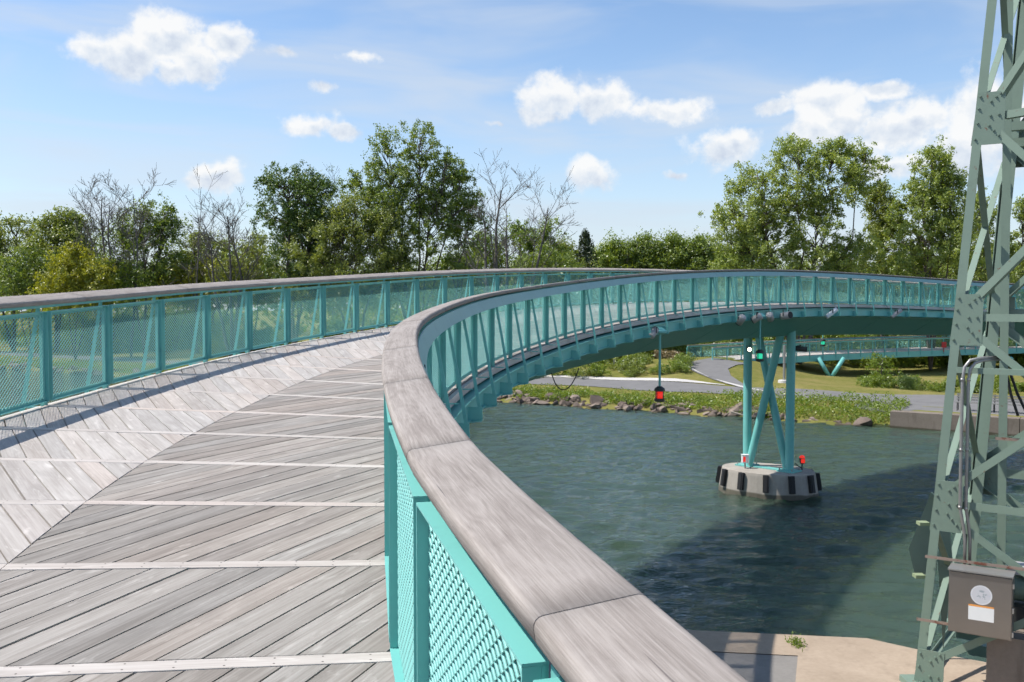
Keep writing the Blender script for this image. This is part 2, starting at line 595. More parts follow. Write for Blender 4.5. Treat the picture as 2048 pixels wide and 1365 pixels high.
M_BOARD = mat_board('deck_wood', (0.178, 0.155, 0.134), (0.286, 0.257, 0.229), (0.395, 0.363, 0.330), (0.82, 1.12))
M_BOARDL = mat_board('deck_wood_paler', (0.295, 0.262, 0.234), (0.405, 0.369, 0.338), (0.510, 0.474, 0.440), (0.90, 1.08))  # left half: paler copy of the deck wood, sun along the grain painted in
M_CROSS = mat_board('cross_board_wood', (0.355, 0.310, 0.274), (0.465, 0.415, 0.375), (0.56, 0.515, 0.475), (0.90, 1.06), 0.25, True)
M_EDGE = mat_board('edge_plank_wood', (0.46, 0.41, 0.37), (0.58, 0.53, 0.49), (0.68, 0.64, 0.60), (0.9, 1.06), 0.25)  # light bounced onto the shaded outer face is put into this pale colour
M_RAILW = mat_rail()
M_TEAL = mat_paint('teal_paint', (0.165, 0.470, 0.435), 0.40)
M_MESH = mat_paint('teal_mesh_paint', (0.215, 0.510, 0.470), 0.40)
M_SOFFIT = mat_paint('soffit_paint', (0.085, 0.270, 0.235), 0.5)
M_FASCIA = mat_paint('pale_teal_paint', (0.250, 0.430, 0.415), 0.45)
M_GREEN = mat_paint('tower_paint', (0.180, 0.245, 0.192), 0.55, rust=0.12, var=0.10)
M_RUST = mat_paint('rusty_steel', (0.28, 0.21, 0.17), 0.7, rust=0.75, rust_col=(0.17, 0.06, 0.035))
M_YEL = mat_paint('flaking_yellow_paint', (0.26, 0.31, 0.18), 0.6, rust=0.25, rust_col=(0.33, 0.38, 0.27))
M_STEEL = mat_plain('stainless_steel', (0.30, 0.275, 0.25), 0.38, 0.85, 0.10, 3.0)
M_GALV = mat_plain('galvanised_steel', (0.33, 0.32, 0.30), 0.45, 0.6, 0.12, 12.0)
M_BLACK = mat_plain('black_rubber', (0.012, 0.012, 0.013), 0.65, 0, 0.3)
M_DARK = mat_plain('dark_housing', (0.035, 0.037, 0.036), 0.5, 0.1, 0.3)
M_GREY = mat_plain('grey_lamp_paint', (0.40, 0.38, 0.37), 0.5, 0.0, 0.12)
M_WHITE = mat_plain('white_paint', (0.75, 0.75, 0.73), 0.5, 0, 0.06)
M_RED = mat_plain('red_lens', (0.55, 0.02, 0.015), 0.25, 0, 0.05, emit=(1.0, 0.04, 0.02), estr=0.55)
M_GLED = mat_plain('green_lens', (0.02, 0.4, 0.25), 0.25, 0, 0.05, emit=(0.05, 1.0, 0.55), estr=0.5)
M_LED = mat_plain('lit_lamp_glass', (0.9, 0.85, 0.75), 0.3, 0, 0.02, emit=(1.0, 0.9, 0.7), estr=4.0)
M_CONC = mat_concrete('quay_concrete', (0.29, 0.225, 0.165), (0.42, 0.335, 0.255), 0.28)
M_CONC2 = mat_concrete('wall_concrete', (0.16, 0.13, 0.105), (0.25, 0.21, 0.175), 0.55, 0.10)
M_PIERC = mat_concrete('pier_concrete', (0.29, 0.26, 0.225), (0.41, 0.375, 0.33), 0.35, 0.14)
M_ASPH = mat_concrete('asphalt', (0.145, 0.140, 0.138), (0.205, 0.200, 0.196), 0.2)
M_ASPH2 = mat_concrete('worn_asphalt', (0.17, 0.158, 0.145), (0.255, 0.238, 0.218), 0.2)
M_KERB = mat_concrete('kerb_concrete', (0.44, 0.42, 0.39), (0.55, 0.53, 0.50), 0.15)
M_ROCK = mat_concrete('bank_rock', (0.085, 0.066, 0.053), (0.205, 0.160, 0.130), 0.4, 0.07)
M_ROCKP = mat_concrete('pale_bank_rock', (0.17, 0.132, 0.105), (0.30, 0.24, 0.195), 0.3, 0.07)
M_DRIFT = mat_plain('driftwood', (0.32, 0.27, 0.22), 0.9)
M_LEAF = {'mid': mat_leaf('leaf_mid', (0.080, 0.132, 0.022), (0.180, 0.258, 0.042), (0.280, 0.340, 0.062), 0.48),
          'dark': mat_leaf('leaf_dark', (0.044, 0.088, 0.016), (0.098, 0.165, 0.028), (0.150, 0.215, 0.038), 0.40),
          'olive': mat_leaf('leaf_olive', (0.104, 0.144, 0.030), (0.218, 0.272, 0.054), (0.315, 0.348, 0.074), 0.48),
          'poplar': mat_leaf('leaf_poplar', (0.135, 0.195, 0.042), (0.275, 0.355, 0.075), (0.385, 0.430, 0.115), 0.52),
          'yellow': mat_leaf('leaf_yellow', (0.160, 0.190, 0.014), (0.320, 0.335, 0.026), (0.42, 0.40, 0.036), 0.45),
          'spruce': mat_leaf('leaf_spruce', (0.030, 0.050, 0.018), (0.058, 0.086, 0.032), (0.090, 0.115, 0.046), 0.1),
          'weed': mat_leaf('leaf_weed', (0.088, 0.150, 0.014), (0.185, 0.268, 0.026), (0.275, 0.325, 0.040), 0.45),
          'straw': mat_leaf('leaf_straw', (0.17, 0.125, 0.06), (0.26, 0.20, 0.105), (0.34, 0.275, 0.16), 0.2)}
M_BARK = mat_bark('bark', (0.075, 0.060, 0.048), (0.17, 0.14, 0.115))
M_DEAD = mat_bark('dead_bark', (0.090, 0.078, 0.068), (0.20, 0.18, 0.16))


def mat_grass():
    m, t, b, o = new_mat('bank_grass')
    g = t.node('ShaderNodeNewGeometry').outputs['Position']
    n1 = t.noise(g, 0.22, 6, 0.62)
    n2 = t.noise(g, 2.8, 6, 0.7)
    c = t.ramp(t.math('ADD', t.math('MULTIPLY', n1, 0.55), t.math('MULTIPLY', n2, 0.45)), [(0.32, (0.095, 0.115, 0.022)), (0.46, (0.160, 0.160, 0.040)), (0.60, (0.245, 0.205, 0.075)), (0.78, (0.17, 0.175, 0.04))])
    t.put(b.inputs['Base Color'], c)
    b.inputs['Roughness'].default_value = 0.95
    b.inputs['Specular IOR Level'].default_value = 0.1
    bump(t, b, t.noise(g, 20.0, 5, 0.7), 0.8, 0.05)
    return m


def mat_water():
    m, t, b, o = new_mat('canal_water')
    g = t.node('ShaderNodeNewGeometry').outputs['Position']
    # wind ripples run roughly across the canal
    rot = t.node('ShaderNodeMapping')
    rot.inputs['Rotation'].default_value = (0, 0, R(14))
    t.l.new(g, rot.inputs[0])
    p = rot.outputs[0]
    a = t.noise(t.vmath('MULTIPLY', p, (0.75, 2.1, 1.0)), 1.0, 3, 0.5, 0.6)
    b2 = t.noise(t.vmath('MULTIPLY', p, (2.3, 6.4, 1.0)), 1.0, 4, 0.55, 0.7)
    c2 = t.noise(t.vmath('MULTIPLY', p, (8.0, 17.0, 1.0)), 1.0, 3, 0.5, 0.4)
    h = t.math('ADD', t.math('MULTIPLY', a, 0.30), t.math('ADD', t.math('MULTIPLY', b2, 0.45), t.math('MULTIPLY', c2, 0.25)))
    patch = t.noise(g, 0.09, 3, 0.5)
    t.put(b.inputs['Base Color'], t.ramp(t.noise(g, 0.16, 4, 0.55), [(0.3, (0.034, 0.056, 0.038)), (0.7, (0.048, 0.076, 0.053))]))
    b.inputs['Roughness'].default_value = 0.06
    b.inputs['IOR'].default_value = 1.333
    b.inputs['Specular IOR Level'].default_value = 0.9
    b.subsurface_method = 'BURLEY'
    b.inputs['Subsurface Weight'].default_value = 1.0
    b.inputs['Subsurface Radius'].default_value = (0.9, 1.2, 1.0)
    b.inputs['Subsurface Scale'].default_value = 1.0
    n = t.node('ShaderNodeBump')
    t.put(n.inputs['Strength'], 1.0)
    n.inputs['Distance'].default_value = 0.10
    t.put(n.inputs['Height'], h)
    t.l.new(n.outputs[0], b.inputs['Normal'])
    return m


M_GRASS = mat_grass()
M_WATER = mat_water()

# ------------------------------------------------------------------ setting: canal, banks, paths
T = Vector((0.845, -0.535, 0)).normalized()          # along the canal
N = Vector((0.535, 0.845, 0)).normalized()           # across it, towards the far bank
E0 = Vector((0.86, 63.0, 0))                         # a point on the far water's edge


def uv2w(u, v, z=0.0):
    p = E0 + T * u + N * v
    return Vector((p.x, p.y, z))


def w2uv(p):
    d = Vector((p[0], p[1], 0)) - E0
    return d.dot(T), d.dot(N)


LAND = at(1432, 724, 76.0)                           # where the far ramp comes down


def hfar(x, y):
    u, v = w2uv((x, y))
    # bank profile
    if v < 0:
        z = v * 0.6
    elif v < 4.2:
        z = 0.85 * (v / 4.2) ** 0.8
    else:
        z = 0.85 + min(1.0, (v - 4.2) / 40) * 0.5
    d2 = ((x - LAND.x + 1.0) ** 2 + ((y - LAND.y - 1.0)) ** 2) / (9.0 ** 2)
    z += 1.18 * math.exp(-d2) * min(1, max(0, (v - 4) / 6))
    if u > 22.4 and v < 0.55:
        return -0.8
    def sst(x_, a_, b_):
        t_ = min(1, max(0, (x_ - a_) / (b_ - a_)))
        return t_ * t_ * (3 - 2 * t_)
    z -= 0.75 * sst(u, 8.5, 13.0) * sst(v, 10.5, 21.0)
    wall = min(1, max(0, (u - 22.6) / 0.8))
    if v > 0 and v < 4.2:
        z = z * (1 - wall) + 0.85 * wall
    if v > 4:
        z += 0.05 * math.sin(u * 0.7) * math.sin(v * 0.5)
    return z


def wave_height(x, y):
    """wind ripples: a sum of short sine waves whose strength varies from gust to gust"""
    r = np.random.default_rng(31)
    z = np.zeros_like(x)
    for k in range(46):
        lam = 0.26 * (2.6 / 0.26) ** r.random()
        th = math.radians(84) + r.normal(0, 0.50)
        kk = 2 * math.pi / lam
        amp = 0.056 / kk * (1.0 if lam < 1.2 else 0.7)
        ph = r.uniform(0, 6.28)
        arg = kk * (x * math.cos(th) + y * math.sin(th)) + ph
        gust = 0.75 + 0.5 * np.sin(x * r.uniform(.1, .5) + y * r.uniform(.1, .5) + r.uniform(0, 6.28))
        z += amp * gust * (np.sin(arg) + 0.25 * np.sin(2 * arg + 0.6))
    return z


gx, gy = np.arange(-3.0, 30.01, 0.105), np.arange(12.5, 66.01, 0.115)
GX, GY = np.meshgrid(gx, gy)
fade = np.clip(np.minimum(np.minimum(GX - gx[0], gx[-1] - GX), np.minimum(GY - gy[0], gy[-1] - GY)) / 1.5, 0, 1)
GZ = wave_height(GX, GY) * fade
nx_, ny_ = len(gx), len(gy)
Vw = np.stack([GX, GY, GZ], -1).reshape(-1, 3)
ii_ = np.arange(nx_ * ny_).reshape(ny_, nx_)
Fw_ = np.stack([ii_[:-1, :-1], ii_[:-1, 1:], ii_[1:, 1:], ii_[1:, :-1]], -1).reshape(-1, 4)
# flat water all round the rippled part
ex, ey = [-900.0, gx[0], gx[-1], 900.0], [-300.0, gy[0], gy[-1], 900.0]
base_n = len(Vw)
ring_v = [(x_, y_, 0.0) for y_ in ey for x_ in ex]
ring_f = [(base_n + b_ * 4 + a_, base_n + b_ * 4 + a_ + 1, base_n + (b_ + 1) * 4 + a_ + 1, base_n + (b_ + 1) * 4 + a_) for b_ in range(3) for a_ in range(3) if not (a_ == 1 and b_ == 1)]
o = link('canal_water', raw_mesh('canal_water', np.concatenate([Vw, np.array(ring_v)]), np.concatenate([Fw_, np.array(ring_f)]), M_WATER, True))
o['kind'] = 'structure'

g = MB()
us = np.concatenate([np.linspace(-420, -80, 18)[:-1], np.linspace(-80, 60, 113), np.linspace(60, 420, 18)[1:]])
vsr = np.concatenate([np.linspace(-1.2, 6, 22), np.linspace(6, 60, 70)[1:], np.linspace(60, 1200, 14)[1:]])
idx = {}
for i, u in enumerate(us):
    for j, v in enumerate(vsr):
        p = uv2w(u, v)
        wob = 0.35 * math.sin(u * 0.9) + 0.25 * math.sin(u * 2.3 + 1)
        z = hfar(p.x - N.x * wob * (v < 4), p.y - N.y * wob * (v < 4))
        idx[i, j] = len(g.v)
        g.v.append((p.x, p.y, z))
        g.uv.append((u, v))
nv = len(vsr)
for i in range(len(us) - 1):
    for j in range(nv - 1):
        g.f.append((idx[i, j], idx[i + 1, j], idx[i + 1, j + 1], idx[i, j + 1]))
o = g.build('far_bank_ground', M_GRASS, smooth=True)
o['kind'] = 'structure'


def drape(name, left, right, mat, lift=0.012, sub=3, kind='structure', parent=None):
    """ribbon between two polylines of ground points, laid on the terrain"""
    mb = MB()
    rows = []
    K = 8
    L, Rr = [], []
    for a, b_, c, d_ in zip(left[:-1], left[1:], right[:-1], right[1:]):
        for s in range(sub):
            f = s / sub
            L.append(a.lerp(b_, f)); Rr.append(c.lerp(d_, f))
    L.append(left[-1]); Rr.append(right[-1])
    for a, c in zip(L, Rr):
        row = []
        for k in range(K + 1):
            p = a.lerp(c, k / K)
            row.append(len(mb.v))
            mb.v.append((p.x, p.y, hfar(p.x, p.y) + lift))
            mb.uv.append((0, 0))
        rows.append(row)
    for r0, r1 in zip(rows[:-1], rows[1:]):
        for k in range(K):
            mb.f.append((r0[k], r0[k + 1], r1[k + 1], r1[k]))
    ob = mb.build(name, mat, parent, smooth=True)
    if kind:
        ob['kind'] = kind
    return ob


# towpath along the far bank, widening to the wharf on the right
pl, pr = [], []
for u, a, b_ in [(-260, 5.0, 8.4), (-160, 5.0, 8.4), (-90, 5.0, 8.4), (-60, 5.0, 8.4), (-40, 4.9, 8.4), (-25, 4.8, 8.4), (-12, 4.7, 8.4), (-4, 4.6, 8.4), (2, 4.5, 8.4), (6, 4.4, 8.4), (10, 4.3, 8.5), (14, 4.2, 8.8), (18, 4.0, 9.2), (22, 2.2, 9.6), (24, 0.5, 10.0), (28, 0.5, 10.5), (34, 0.5, 11.0), (44, 0.5, 11.0), (60, 0.5, 11.0), (120, 0.5, 11.0)]:
    pl.append(uv2w(u, a)); pr.append(uv2w(u, b_))
drape('towpath', pl, pr, M_ASPH, 0.03, 4)
kl, kr = [], []
for u in np.linspace(-14, 10.5, 14):
    vv = 8.45 if u < 6 else 8.45 + (u - 6) * 0.10
    kl.append(uv2w(u, vv)); kr.append(uv2w(u, vv + (0.95 if u < 7 else 0.95 * max(0.1, (11 - u) / 4))))
drape('concrete_path_edge', kl, kr, M_KERB, 0.045, 2)
# branch that climbs from the towpath to the ramp
bl = [gp(1640, 800, .9), gp(1565, 789, .95), gp(1497, 773, 1.05), gp(1462, 757, 1.25), gp(1456, 742, 1.6), gp(1475, 732, 1.85), gp(1500, 727, 2.0)]
br = [gp(1500, 783, .9), gp(1468, 773, 1.0), gp(1425, 763, 1.15), gp(1395, 752, 1.35), gp(1372, 740, 1.6), gp(1376, 730, 1.85), gp(1424, 722.5, 2.0)]
drape('branch_path', bl, br, M_ASPH, 0.05, 5)
ke = [gp(1545, 786, .92), gp(1470, 771, 1.02), gp(1424, 761.5, 1.17), gp(1398, 751, 1.37), gp(1380, 741, 1.6)]
ke2 = [gp(1532, 785, .92), gp(1452, 770, 1.02), gp(1412, 759.5, 1.17), gp(1388, 748, 1.37), gp(1374, 739, 1.6)]
drape('branch_path_edge', ke, ke2, M_KERB, 0.06, 3)

# concrete wharf wall on the right of the far bank
wl = MB()
for (u0, u1) in ((22.9, 29.0), (29.03, 36.0), (36.03, 43.0), (43.03, 120.0)):
    a, b_ = uv2w(u0, -0.12), uv2w(u1, -0.12)
    c, d_ = uv2w(u1, 0.75), uv2w(u0, 0.75)
    wl.hexa([(p.x, p.y, -0.6) for p in (a, b_, c, d_)] + [(p.x, p.y, 0.885) for p in (a, b_, c, d_)])
o = wl.build('wharf_wall', M_CONC2)
tag(o, 'stained concrete wharf wall at the water beyond the steel tower', 'wall')

# near quay: concrete slab and its paving
qz = 0.9
q0, q1, q2 = gp(1450, 1262, qz), gp(1735, 1275, qz), gp(1852, 1301, qz)
edge = [q0 + (q0 - q1).normalized() * 7.0 - T * 60, q0 + (q0 - q1).normalized() * 7.0, q0, q1, q2, q2 + T * 3.0, q2 + T * 200]
back = [Vector((p.x - N.x * 200, p.y - N.y * 200, 0)) for p in edge]
quay = MB()
cop = [Vector((p.x, p.y, 0)) - N * 1.15 for p in edge]
cop[-3] = cop[-3] - N * 0.0
nE = len(edge)
V = [(p.x, p.y, -1.0) for p in edge] + [(p.x, p.y, qz - 0.05) for p in edge] + [(p.x - N.x * 0.05, p.y - N.y * 0.05, qz) for p in edge] + [(p.x, p.y, qz) for p in cop]
F = []
for r in range(3):
    for i in range(nE - 1):
        F.append((r * nE + i, r * nE + i + 1, (r + 1) * nE + i + 1, (r + 1) * nE + i))
quay.add(V, F)
o = quay.build('quay_coping', M_CONC)
o['kind'] = 'structure'
o2 = MB()
split = 6.35
V = [(p.x, p.y, qz - 0.012) for p in cop] + [(p.x, p.y, qz - 0.012) for p in back]
o2.add(V, [(i, i + 1, nE + i + 1, nE + i) for i in range(nE - 1)])
ob = o2.build('quay_paving', M_ASPH2)
ob['kind'] = 'structure'
# pale slab between the bridge and the tower
sl = MB()
pj = gp(1597, 1272, qz) - N * 1.3
slab = [gp(1597, 1300, qz), gp(1735, 1303, qz), gp(1880, 1322, qz), gp(2150, 1360, qz), gp(2300, 1800, qz), gp(1560, 1700, qz)]
sl.prism([(p.x, p.y) for p in slab], qz - 0.2, qz + 0.004)
ob = sl.build('quay_slab', M_CONC)
ob['kind'] = 'structure'

# ------------------------------------------------------------------ the curved footbridge
SC = 0.95
DS = 1.28551 * SC                      # post spacing on the centre line
HW = 2.0034 * SC                       # centre line to mesh plane
RAIL_TOP = 1.087


def cspline(xn, yn, x):
    xn, yn = np.asarray(xn, float), np.asarray(yn, float)
    n = len(xn); h = np.diff(xn)
    A = np.zeros((n, n)); b = np.zeros(n); A[0, 0] = A[-1, -1] = 1
    for i in range(1, n - 1):
        A[i, i - 1] = h[i - 1]; A[i, i] = 2 * (h[i - 1] + h[i]); A[i, i + 1] = h[i]
        b[i] = 6 * ((yn[i + 1] - yn[i]) / h[i] - (yn[i] - yn[i - 1]) / h[i - 1])
    Mm = np.linalg.solve(A, b)
    i = np.clip(np.searchsorted(xn, x) - 1, 0, n - 2)
    t0, t1, hh = xn[i + 1] - x, x - xn[i], h[i]
    return Mm[i] * t0 ** 3 / 6 / hh + Mm[i + 1] * t1 ** 3 / 6 / hh + (yn[i] / hh - Mm[i] * hh / 6) * t0 + (yn[i + 1] / hh - Mm[i + 1] * hh / 6) * t1


class Path:
    """centre line given by stations: position, height, heading, crossfall"""
    def __init__(self, G, x, y, z, h, c):
        self.G, self.x, self.y, self.z, self.h, self.c = G, x, y, z, h, c

    def P(self, i, off=0.0, dz=0.0):
        g = self.G
        x, y, z, h, c = (float(np.interp(i, g, a)) for a in (self.x, self.y, self.z, self.h, self.c))
        return Vector((x + off * math.cos(h), y - off * math.sin(h), z + dz + c * off))

    def fwd(self, i):
        h = float(np.interp(i, self.G, self.h))
        return Vector((math.sin(h), math.cos(h), 0))

    def right(self, i):
        h = float(np.interp(i, self.G, self.h))
        return Vector((math.cos(h), -math.sin(h), 0))


KN = np.array([-9, -6, -3, 0, 3, 6, 10, 15, 20, 26, 34.])
KK = [0.02833, 0.03039, 0.03203, 0.03405, 0.03462, 0.03185, 0.02618, 0.02278, 0.02211, 0.02186, 0.0215]
KZ = [-1.73895, -1.5453, -1.31793, -1.16469, -0.97175, -0.77606, -0.49045, -0.19258, -0.03458, -0.07191, -0.34288]
CN = np.array([-9, 0, 10, 20, 34.])
KC = [-0.02143, -0.03254, -0.04366, -0.02186, -0.02537]
I0, I1 = -14, 46
G = np.linspace(I0, I1, (I1 - I0) * 10 + 1)
Gc = np.clip(G, -9, 34)
kap = cspline(KN, KK, Gc) / SC
zz = cspline(KN, KZ, Gc)
e = 0.5
zz += np.where(G > 34, (G - 34) * (cspline(KN, KZ, np.array([34.0])) - cspline(KN, KZ, np.array([34 - e]))) / e, 0)
zz += np.where(G < -9, (G + 9) * (cspline(KN, KZ, np.array([-9 + e])) - cspline(KN, KZ, np.array([-9.0]))) / e, 0)
cc = cspline(CN, KC, Gc)
dg = 0.1 * DS
i0 = int(round(-I0 * 10))
hh = np.concatenate([[0], np.cumsum((kap[1:] + kap[:-1]) / 2) * dg]); hh = hh - hh[i0] + 0.03192
xx = np.concatenate([[0], np.cumsum((np.sin(hh[1:]) + np.sin(hh[:-1])) / 2) * dg]); xx = xx - xx[i0] - 2.93631 * SC
yy = np.concatenate([[0], np.cumsum((np.cos(hh[1:]) + np.cos(hh[:-1])) / 2) * dg]); yy = yy - yy[i0] + 10.0856 * SC
lat = np.interp(G, [-14, -8.2, -7, -6, -5, -3.5], [0.09, 0.055, 0.022, -0.016, -0.012, 0.0])
xx, yy = xx + lat * np.cos(hh), yy - lat * np.sin(hh)
BR = Path(G, xx, yy, HC + zz * SC, hh, cc)


def clip_poly(poly, fn):
    """keep the part of a polygon where fn(p) >= 0 (fn linear)"""
    out = []
    for i in range(len(poly)):
        a, b = poly[i], poly[(i + 1) % len(poly)]
        fa, fb_ = fn(a), fn(b)
        if fa >= 0:
            out.append(a)
        if (fa >= 0) != (fb_ >= 0):
            t_ = fa / (fa - fb_)
            out.append((a[0] + (b[0] - a[0]) * t_, a[1] + (b[1] - a[1]) * t_))
    return out


def poly_area(p):
    return abs(sum(p[i][0] * p[(i + 1) % len(p)][1] - p[(i + 1) % len(p)][0] * p[i][1] for i in range(len(p)))) / 2


bridge = empty('footbridge', BR.P(-6, 0, 0), 'long curved teal footbridge with weathered chevron timber deck crossing the canal', 'bridge')
BAND = 0.046                                          # half width of a cross board
ANG = math.tan(R(31))
PITCHB = 0.157 / math.cos(R(31))
EDGE = HW + 0.035


def bay_boards(k, half):
    """boards of one chevron half between cross boards k and k+1, as polygons in (along, across)"""
    res = []
    s0, s1 = BAND + 0.006, DS - BAND - 0.006
    lo, hi = 0.004, EDGE
    ph = (rng.random() * PITCHB)
    j0 = int(math.floor((lo - ANG * DS - ph) / PITCHB)) - 1
    j1 = int(math.ceil((hi - ph) / PITCHB)) + 1
    for j in range(j0, j1):
        gap = 0.0042 + rng.random() * 0.0030
        a, b = ph + j * PITCHB + gap, ph + (j + 1) * PITCHB - gap
        poly = [(s0, a + ANG * s0), (s1, a + ANG * s1), (s1, b + ANG * s1), (s0, b + ANG * s0)]
        poly = clip_poly(poly, lambda p: p[1] - lo)
        if len(poly) > 2:
            poly = clip_poly(poly, lambda p: hi - p[1])
        if len(poly) > 2 and poly_area(poly) > 0.0035:
            res.append(poly)
    return res


def add_board(mb, k, half, poly):
    n = len(poly)
    dzr = rng.normal(0, 0.0009)
    ca, sa = math.cos(R(31)), math.sin(R(31))
    top, bot, uvs = [], [], []
    for (s, v) in poly:
        p = BR.P(k + s / DS, v * half, dzr)
        top.append(p)
        bot.append(p - Vector((0, 0, 0.038)))
        uvs.append((s * ca + v * sa, -s * sa + v * ca))
    # small eased edge: shrink the top loop slightly and add an edge loop just below
    cx = sum((p for p in top), Vector()) / n
    tin = [p + (cx - p).normalized() * 0.0022 for p in top]
    mid = [p - Vector((0, 0, 0.0026)) for p in top]
    loop = list(reversed(range(n))) if half > 0 else list(range(n))
    V = bot + mid + tin
    F = [tuple(2 * n + i for i in loop)]
    for i in range(n):
        j = (i + 1) % n
        a, b = (j, i) if half > 0 else (i, j)
        F.append((a, b, n + b, n + a))
        F.append((n + a, n + b, 2 * n + b, 2 * n + a))
    mb.add(V, F, uvs * 3)


NEAR_BAYS = range(-6, 4)
rest = {1: MB(), -1: MB()}
n_parts = 0
for k in range(I0, I1):
    for half in (1, -1):
        for poly in bay_boards(k, half):
            vis = not (half < 0 and k < -4 and min(p[1] for p in poly) > 1.0)
            if k in NEAR_BAYS and n_parts < 300 and vis:
                b = MB()
                add_board(b, k, half, poly)
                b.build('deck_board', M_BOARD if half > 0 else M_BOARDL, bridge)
                n_parts += 1
            else:
                add_board(rest[half], k, half, poly)
for half in (1, -1):
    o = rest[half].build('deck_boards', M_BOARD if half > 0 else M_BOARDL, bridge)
    o['kind'] = 'stuff'

# straight cross boards at every post, in two lengths that meet at the centre
for k in range(I0, I1 + 1):
    if k < -9 or k > 40:
        continue
    for half in (1, -1):
        mb = MB()
        NS = 5
        V, U = [], []
        dzr = 0.0022 + rng.normal(0, 0.0006)
        offs = np.linspace(0.003, EDGE, NS + 1)
        for off in offs:
            for s, z in ((-BAND, -0.034), (BAND, -0.034), (BAND, 0.0), (BAND - 0.003, 0.002), (-BAND + 0.003, 0.002), (-BAND, 0.0)):
                V.append(BR.P(k + s / DS, off * half, z + dzr - 0.002))
                U.append((off, s + (0.2 if z < -0.01 else 0)))
        F = []
        for i in range(NS):
            for j in range(6):
                a, b, c, d = i * 6 + j, i * 6 + (j + 1) % 6, (i + 1) * 6 + (j + 1) % 6, (i + 1) * 6 + j
                F.append((a, b, c, d) if half < 0 else (d, c, b, a))
        F.append(tuple(range(6)))
        F.append(tuple(NS * 6 + j for j in reversed(range(6))))
        mb.add(V, F, U)
        mb.build('cross_board', M_CROSS, bridge)


def ribbon(prof, side, i_a, i_b, step=0.25, mat=None, name='part', closed=True, parent=None, smooth=False, path=BR, hw=HW):
    """sweep a profile of (out, z) points along one side; out is measured outwards from the mesh plane"""
    mb = MB()
    n = max(1, int(math.ceil((i_b - i_a) / step)))
    m = len(prof)
    L = 0.0
    last = None
    for i in range(n + 1):
        s = i_a + (i_b - i_a) * i / n
        c0 = path.P(s, side * hw, 0)
        if last is not None:
            L += (c0 - last).length
        last = c0
        acc = 0.0
        for j, (out_, z) in enumerate(prof):
            if j:
                acc += math.hypot(prof[j][0] - prof[j - 1][0], prof[j][1] - prof[j - 1][1])
            mb.v.append(tuple(path.P(s, side * (hw + out_), z)))
            mb.uv.append((L, acc))
    for i in range(n):
        for j in range(m if closed else m - 1):
            a, b, c, d = i * m + j, i * m + (j + 1) % m, (i + 1) * m + (j + 1) % m, (i + 1) * m + j
            mb.f.append((a, b, c, d) if side < 0 else (d, c, b, a))
    if closed:
        mb.f.append(tuple(range(m)) if side > 0 else tuple(reversed(range(m))))
        mb.f.append(tuple(n * m + j for j in reversed(range(m))) if side > 0 else tuple(n * m + j for j in range(m)))
    return mb.build(name, mat, parent, smooth)


# timber handrail planks: rounded section, each plank its own piece
def rail_profile(a=-0.032, b=0.172, tilt=9.0):
    z0, z1, r = RAIL_TOP - 0.052, RAIL_TOP, 0.019
    pr_ = []
    for (cx, cz, a0) in ((b - r, z1 - r, 0), (a + r, z1 - r, 90)):
        for q in range(5):
            t_ = R(a0 + 90 * q / 4)
            pr_.append((cx + r * math.cos(t_), cz + r * math.sin(t_)))
    pr_ += [(a, z0 + 0.010), (a + 0.010, z0), (b - 0.010, z0), (b, z0 + 0.010)]
    cx_, cz_, tl = (a + b) / 2, (z0 + z1) / 2, R(tilt)
    return [(cx_ + (x_ - cx_) * math.cos(tl) - (z_ - cz_) * math.sin(tl), cz_ + (x_ - cx_) * math.sin(tl) + (z_ - cz_) * math.cos(tl)) for x_, z_ in pr_]


RP = rail_profile()
RP_OUT = rail_profile(0.016, 0.241, 13.0)
JOINTS_IN = [-13.0, -11.0, -9.0, -7.06, -5.91, -4.75, -3.62, -1.6]
while JOINTS_IN[-1] < 44:
    JOINTS_IN.append(JOINTS_IN[-1] + 2.0)
JOINTS_OUT = [-13.0 + 1.95 * q for q in range(30)]
for side, joints in ((1, JOINTS_IN), (-1, JOINTS_OUT)):
    for a, b in zip(joints[:-1], joints[1:]):
        if b > 45:
            break
        g0 = 0.0016
        o = ribbon(RP if side > 0 else RP_OUT, side, a + g0, b - g0, 0.125, M_RAILW, 'handrail_plank', parent=bridge)
        me = o.data
        me.polygons.foreach_set('use_smooth', [len(p.vertices) == 4 for p in me.polygons])

# steel bar that carries the handrail; on the inner side also a deep fascia under its outer edge
for side in (1, -1):
    for k in range(I0, I1 - 1, 6):
        ribbon([(0.055, 0.985), (0.135, 0.985), (0.135, RAIL_TOP - 0.060), (0.055, RAIL_TOP - 0.060)], side, k + 0.002, min(k + 6, I1) - 0.002, 0.25, M_TEAL, 'handrail_bar', parent=bridge)
        if side > 0:
            ribbon([(0.222, 0.900), (0.230, 0.900), (0.178, RAIL_TOP - 0.061), (0.170, RAIL_TOP - 0.061)], side, k + 0.002, min(k + 6, I1) - 0.002, 0.25, M_FASCIA, 'handrail_fascia', parent=bridge)
    # timber edge of the deck and steel edge channel below it
    for k in range(I0, I1 - 1, 4):
        ribbon([(0.045, -0.105), (0.105, -0.105), (0.105, -0.012), (0.045, -0.012)], side, k + 0.004, min(k + 4, I1) - 0.004, 0.25, M_EDGE, 'edge_plank', parent=bridge)
        ribbon([(0.06, -0.40), (0.215, -0.40), (0.215, -0.385), (0.172, -0.385), (0.172, -0.165), (0.215, -0.165), (0.215, -0.15), (0.06, -0.15)], side, k + 0.004, min(k + 4, I1) - 0.004, 0.25, M_TEAL, 'edge_channel', parent=bridge)

# posts, mesh panels, raking struts and floor beams
LWD, SWD, STR = 0.058, 0.040, 0.0082


